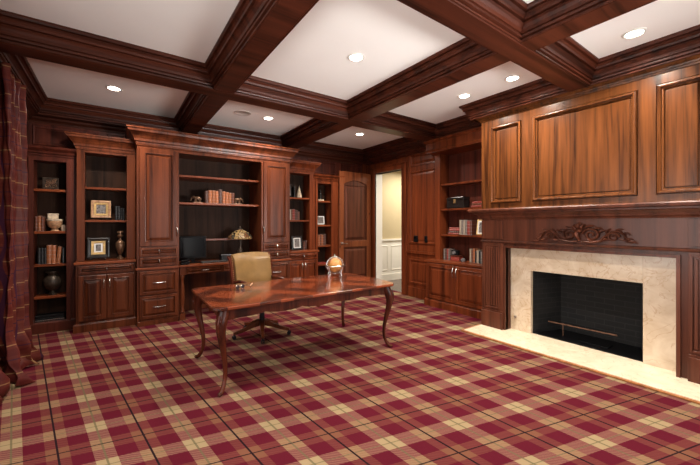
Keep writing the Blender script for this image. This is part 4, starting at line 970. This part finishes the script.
# right medium unit: opening X 2.795..3.295, upper front 6.08
picture((2.87, 6.16, 2.04 + Zs), 0, .12, .26, .03, M['blackwood'], 'tall black frame on the top shelf beside the gold cone tree', None, 'photo')
row(2.955, 6.12, 2.04 + Zs, [(.03, .22, 'black')], 'between the black frame and the gold cone tree')
o = thing('cone_tree', 'gold tapering cone tree ornament on the top shelf', 'ornament', (3.11, 6.2, 2.04 + Zs)); q = [(0, 0), (.06, 0), (.062, .02)]
for i in range(1, 8): q += [(.062 - i * .0075, .02 + i * .026), (.069 - i * .0085, .024 + i * .026)]
MB().lathe(q + [(0, .245)], n=14).build('body', M['cream'], o)
row(2.83, 6.12, 1.58 + Zs, [(.03, .20, 'darkbrown'), (.03, .21, 'cream'), (.035, .21, 'brown'), (.04, .22, 'red'), (.035, .21, 'darkbrown'), (.03, .2, 'darkbrown'), (.04, .17, 'brown')], 'on the shelf above the black photo frame')
picture((3.02, 6.10, .968 + Zs), 0, .24, .29, .045, M['blackwood'], 'black picture frame with white mat on the right unit counter')
o = thing('bead_jar', 'small red jar left of the black picture frame', 'jar', (2.84, 6.12, .968 + Zs)); MB().lathe([(0, 0), (.022, 0), (.028, .025), (.02, .05), (.012, .055), (.014, .07), (0, .07)], n=16).build('body', BK['red'], o, smooth=True)
row(3.17, 6.12, .968 + Zs, [(.035, .17, 'brown'), (.035, .19, 'darkbrown', .06)], 'right of the black photo frame')
# slim right bookcase: opening X 3.52..3.86 shelves 2.0 1.48 1.04 .63 .125
o = thing('figurine', 'dark draped figurine on a cream base, top shelf by the door', 'figurine', (3.66, 6.27, 2.0 + Zs))
MB().box(-.07, .07, -.045, .045, 0, .035).build('base', M['cream'], o, bevel=.006, seg=2)
MB().lathe([(0, .036), (.055, .036), (.05, .08), (.035, .12), (.04, .15), (.025, .175), (.012, .185), (.022, .20), (.022, .215), (.010, .235), (0, .24)], n=16).build('body', M['blackwood'], o, smooth=True)
picture((3.66, 6.25, 1.48 + Zs), 0, .20, .20, .012, M['steel'], 'silver frame holding a white photograph, second shelf by the door')
row(3.55, 6.175, 1.04 + Zs, [(.04, .22, 'orange'), (.04, .24, 'brown'), (.035, .225, 'tan'), (.035, .225, 'brown'), (.04, .24, 'darkbrown')], 'on the shelf nearest the open door')
o = thing('book', 'red book lying flat on the fourth shelf beside the open door', 'book', (3.56, 6.19, .63 + Zs)); MB().box(0, .2, 0, .15, 0, .03).build('cover', BK['red'], o); MB().box(.005, .203, .004, .152, .005, .025).build('pages', M['paper'], o)
# right bookcase: opening Y 4.04..2.90 ; front X 4.94; shelves 2.24 1.78 1.31 counter .84
o = thing('treasure_chest', 'black wooden chest with brass clasp on the right bookcase', 'chest', (5.04, 3.74, 1.78 + Zs), -PI / 2 - .08)
MB().box(-.19, .19, -.07, .09, 0, .15).build('body', M['blackwood'], o, bevel=.005); MB().box(-.196, .196, -.076, .096, .152, .20).build('lid', M['blackwood'], o, bevel=.008, seg=2)
MB().box(-.02, .02, -.085, -.072, .09, .16).build('clasp', M['gold'], o, bevel=.002)
for i, (w_, lb) in enumerate((('red', 'lowest'), ('brown', 'middle'), ('red', 'topmost'))):
    b_ = .0335 * i; book((4.965 + .004 * i, 3.41 - .01 * i, 1.78 + Zs + b_), -PI / 2, .032, .2, .15, w_, '%s book lying flat beside the black chest, %s of its pile' % (w_, lb), 'flat books beside the black chest', flat=True)
for i, (w_, lb) in enumerate((('red', 'lowest'), ('darkbrown', 'second from the bottom'), ('red', 'third from the bottom'), ('red', 'topmost'))):
    book((4.965, 3.88 - .008 * i, 1.31 + Zs + .0315 * i), -PI / 2, .03, .22, .15, w_, '%s book lying flat left of the pale books, %s of its pile' % ({'darkbrown': 'dark'}.get(w_, w_), lb), 'flat books left of the pale books', flat=True)
row(3.645, 4.965, 1.31 + Zs, [(.038, .26, 'cream'), (.038, .26, 'grey'), (.038, .26, 'cream'), (.036, .26, 'grey'), (.05, .25, 'red'), (.04, .25, 'brown')], 'on the shelf below the black chest', True)
picture((5.0, 3.235, 1.31 + Zs), -PI / 2 - .1, .20, .26, .025, M['gold'], 'gold picture frame next to the mantel on the right bookcase', None, 'photo2')
row(3.99, 4.965, .84 + Zs, [(.035, .20, 'grey'), (.035, .21, 'darkbrown'), (.03, .20, 'red'), (.03, .20, 'grey')], 'left of the red lacquer box', True)
o = thing('keepsake_box', 'red lacquer box on the right bookcase counter', 'box', (5.0, 3.735, .84 + Zs), -PI / 2); MB().box(-.09, .09, -.05, .07, 0, .07).build('body', BK['red'], o, bevel=.004); MB().box(-.094, .094, -.054, .074, .072, .095).build('lid', M['maroon'], o, bevel=.004)
o = thing('camera_ornament', 'old black box camera sitting on the red lacquer box', 'camera ornament', (5.0, 3.76, .84 + Zs + .097), -PI / 2); MB().box(-.065, .065, -.03, .05, 0, .09).build('body', M['black'], o, bevel=.008, seg=2); MB().lathe([(0, -.06), (.03, -.06), (.034, -.03)], (0, 0, .045), 18, 'Y').build('lens', M['crystal'], o, smooth=True)
o = thing('glass_paperweight', 'small smoky glass paperweight right of the red lacquer box', 'paperweight', (4.97, 3.57, .84 + Zs)); MB().lathe([(0, 0), (.035, 0), (.042, .02), (.03, .05), (.012, .06), (0, .062)], n=12).build('body', M['crystal'], o)
row(3.44, 4.965, .84 + Zs, [(.035, .23, 'cream'), (.03, .22, 'brown'), (.035, .24, 'orange'), (.028, .20, 'black'), (.04, .22, 'cream'), (.03, .21, 'black'), (.03, .2, 'grey')], 'right of the glass paperweight', True)
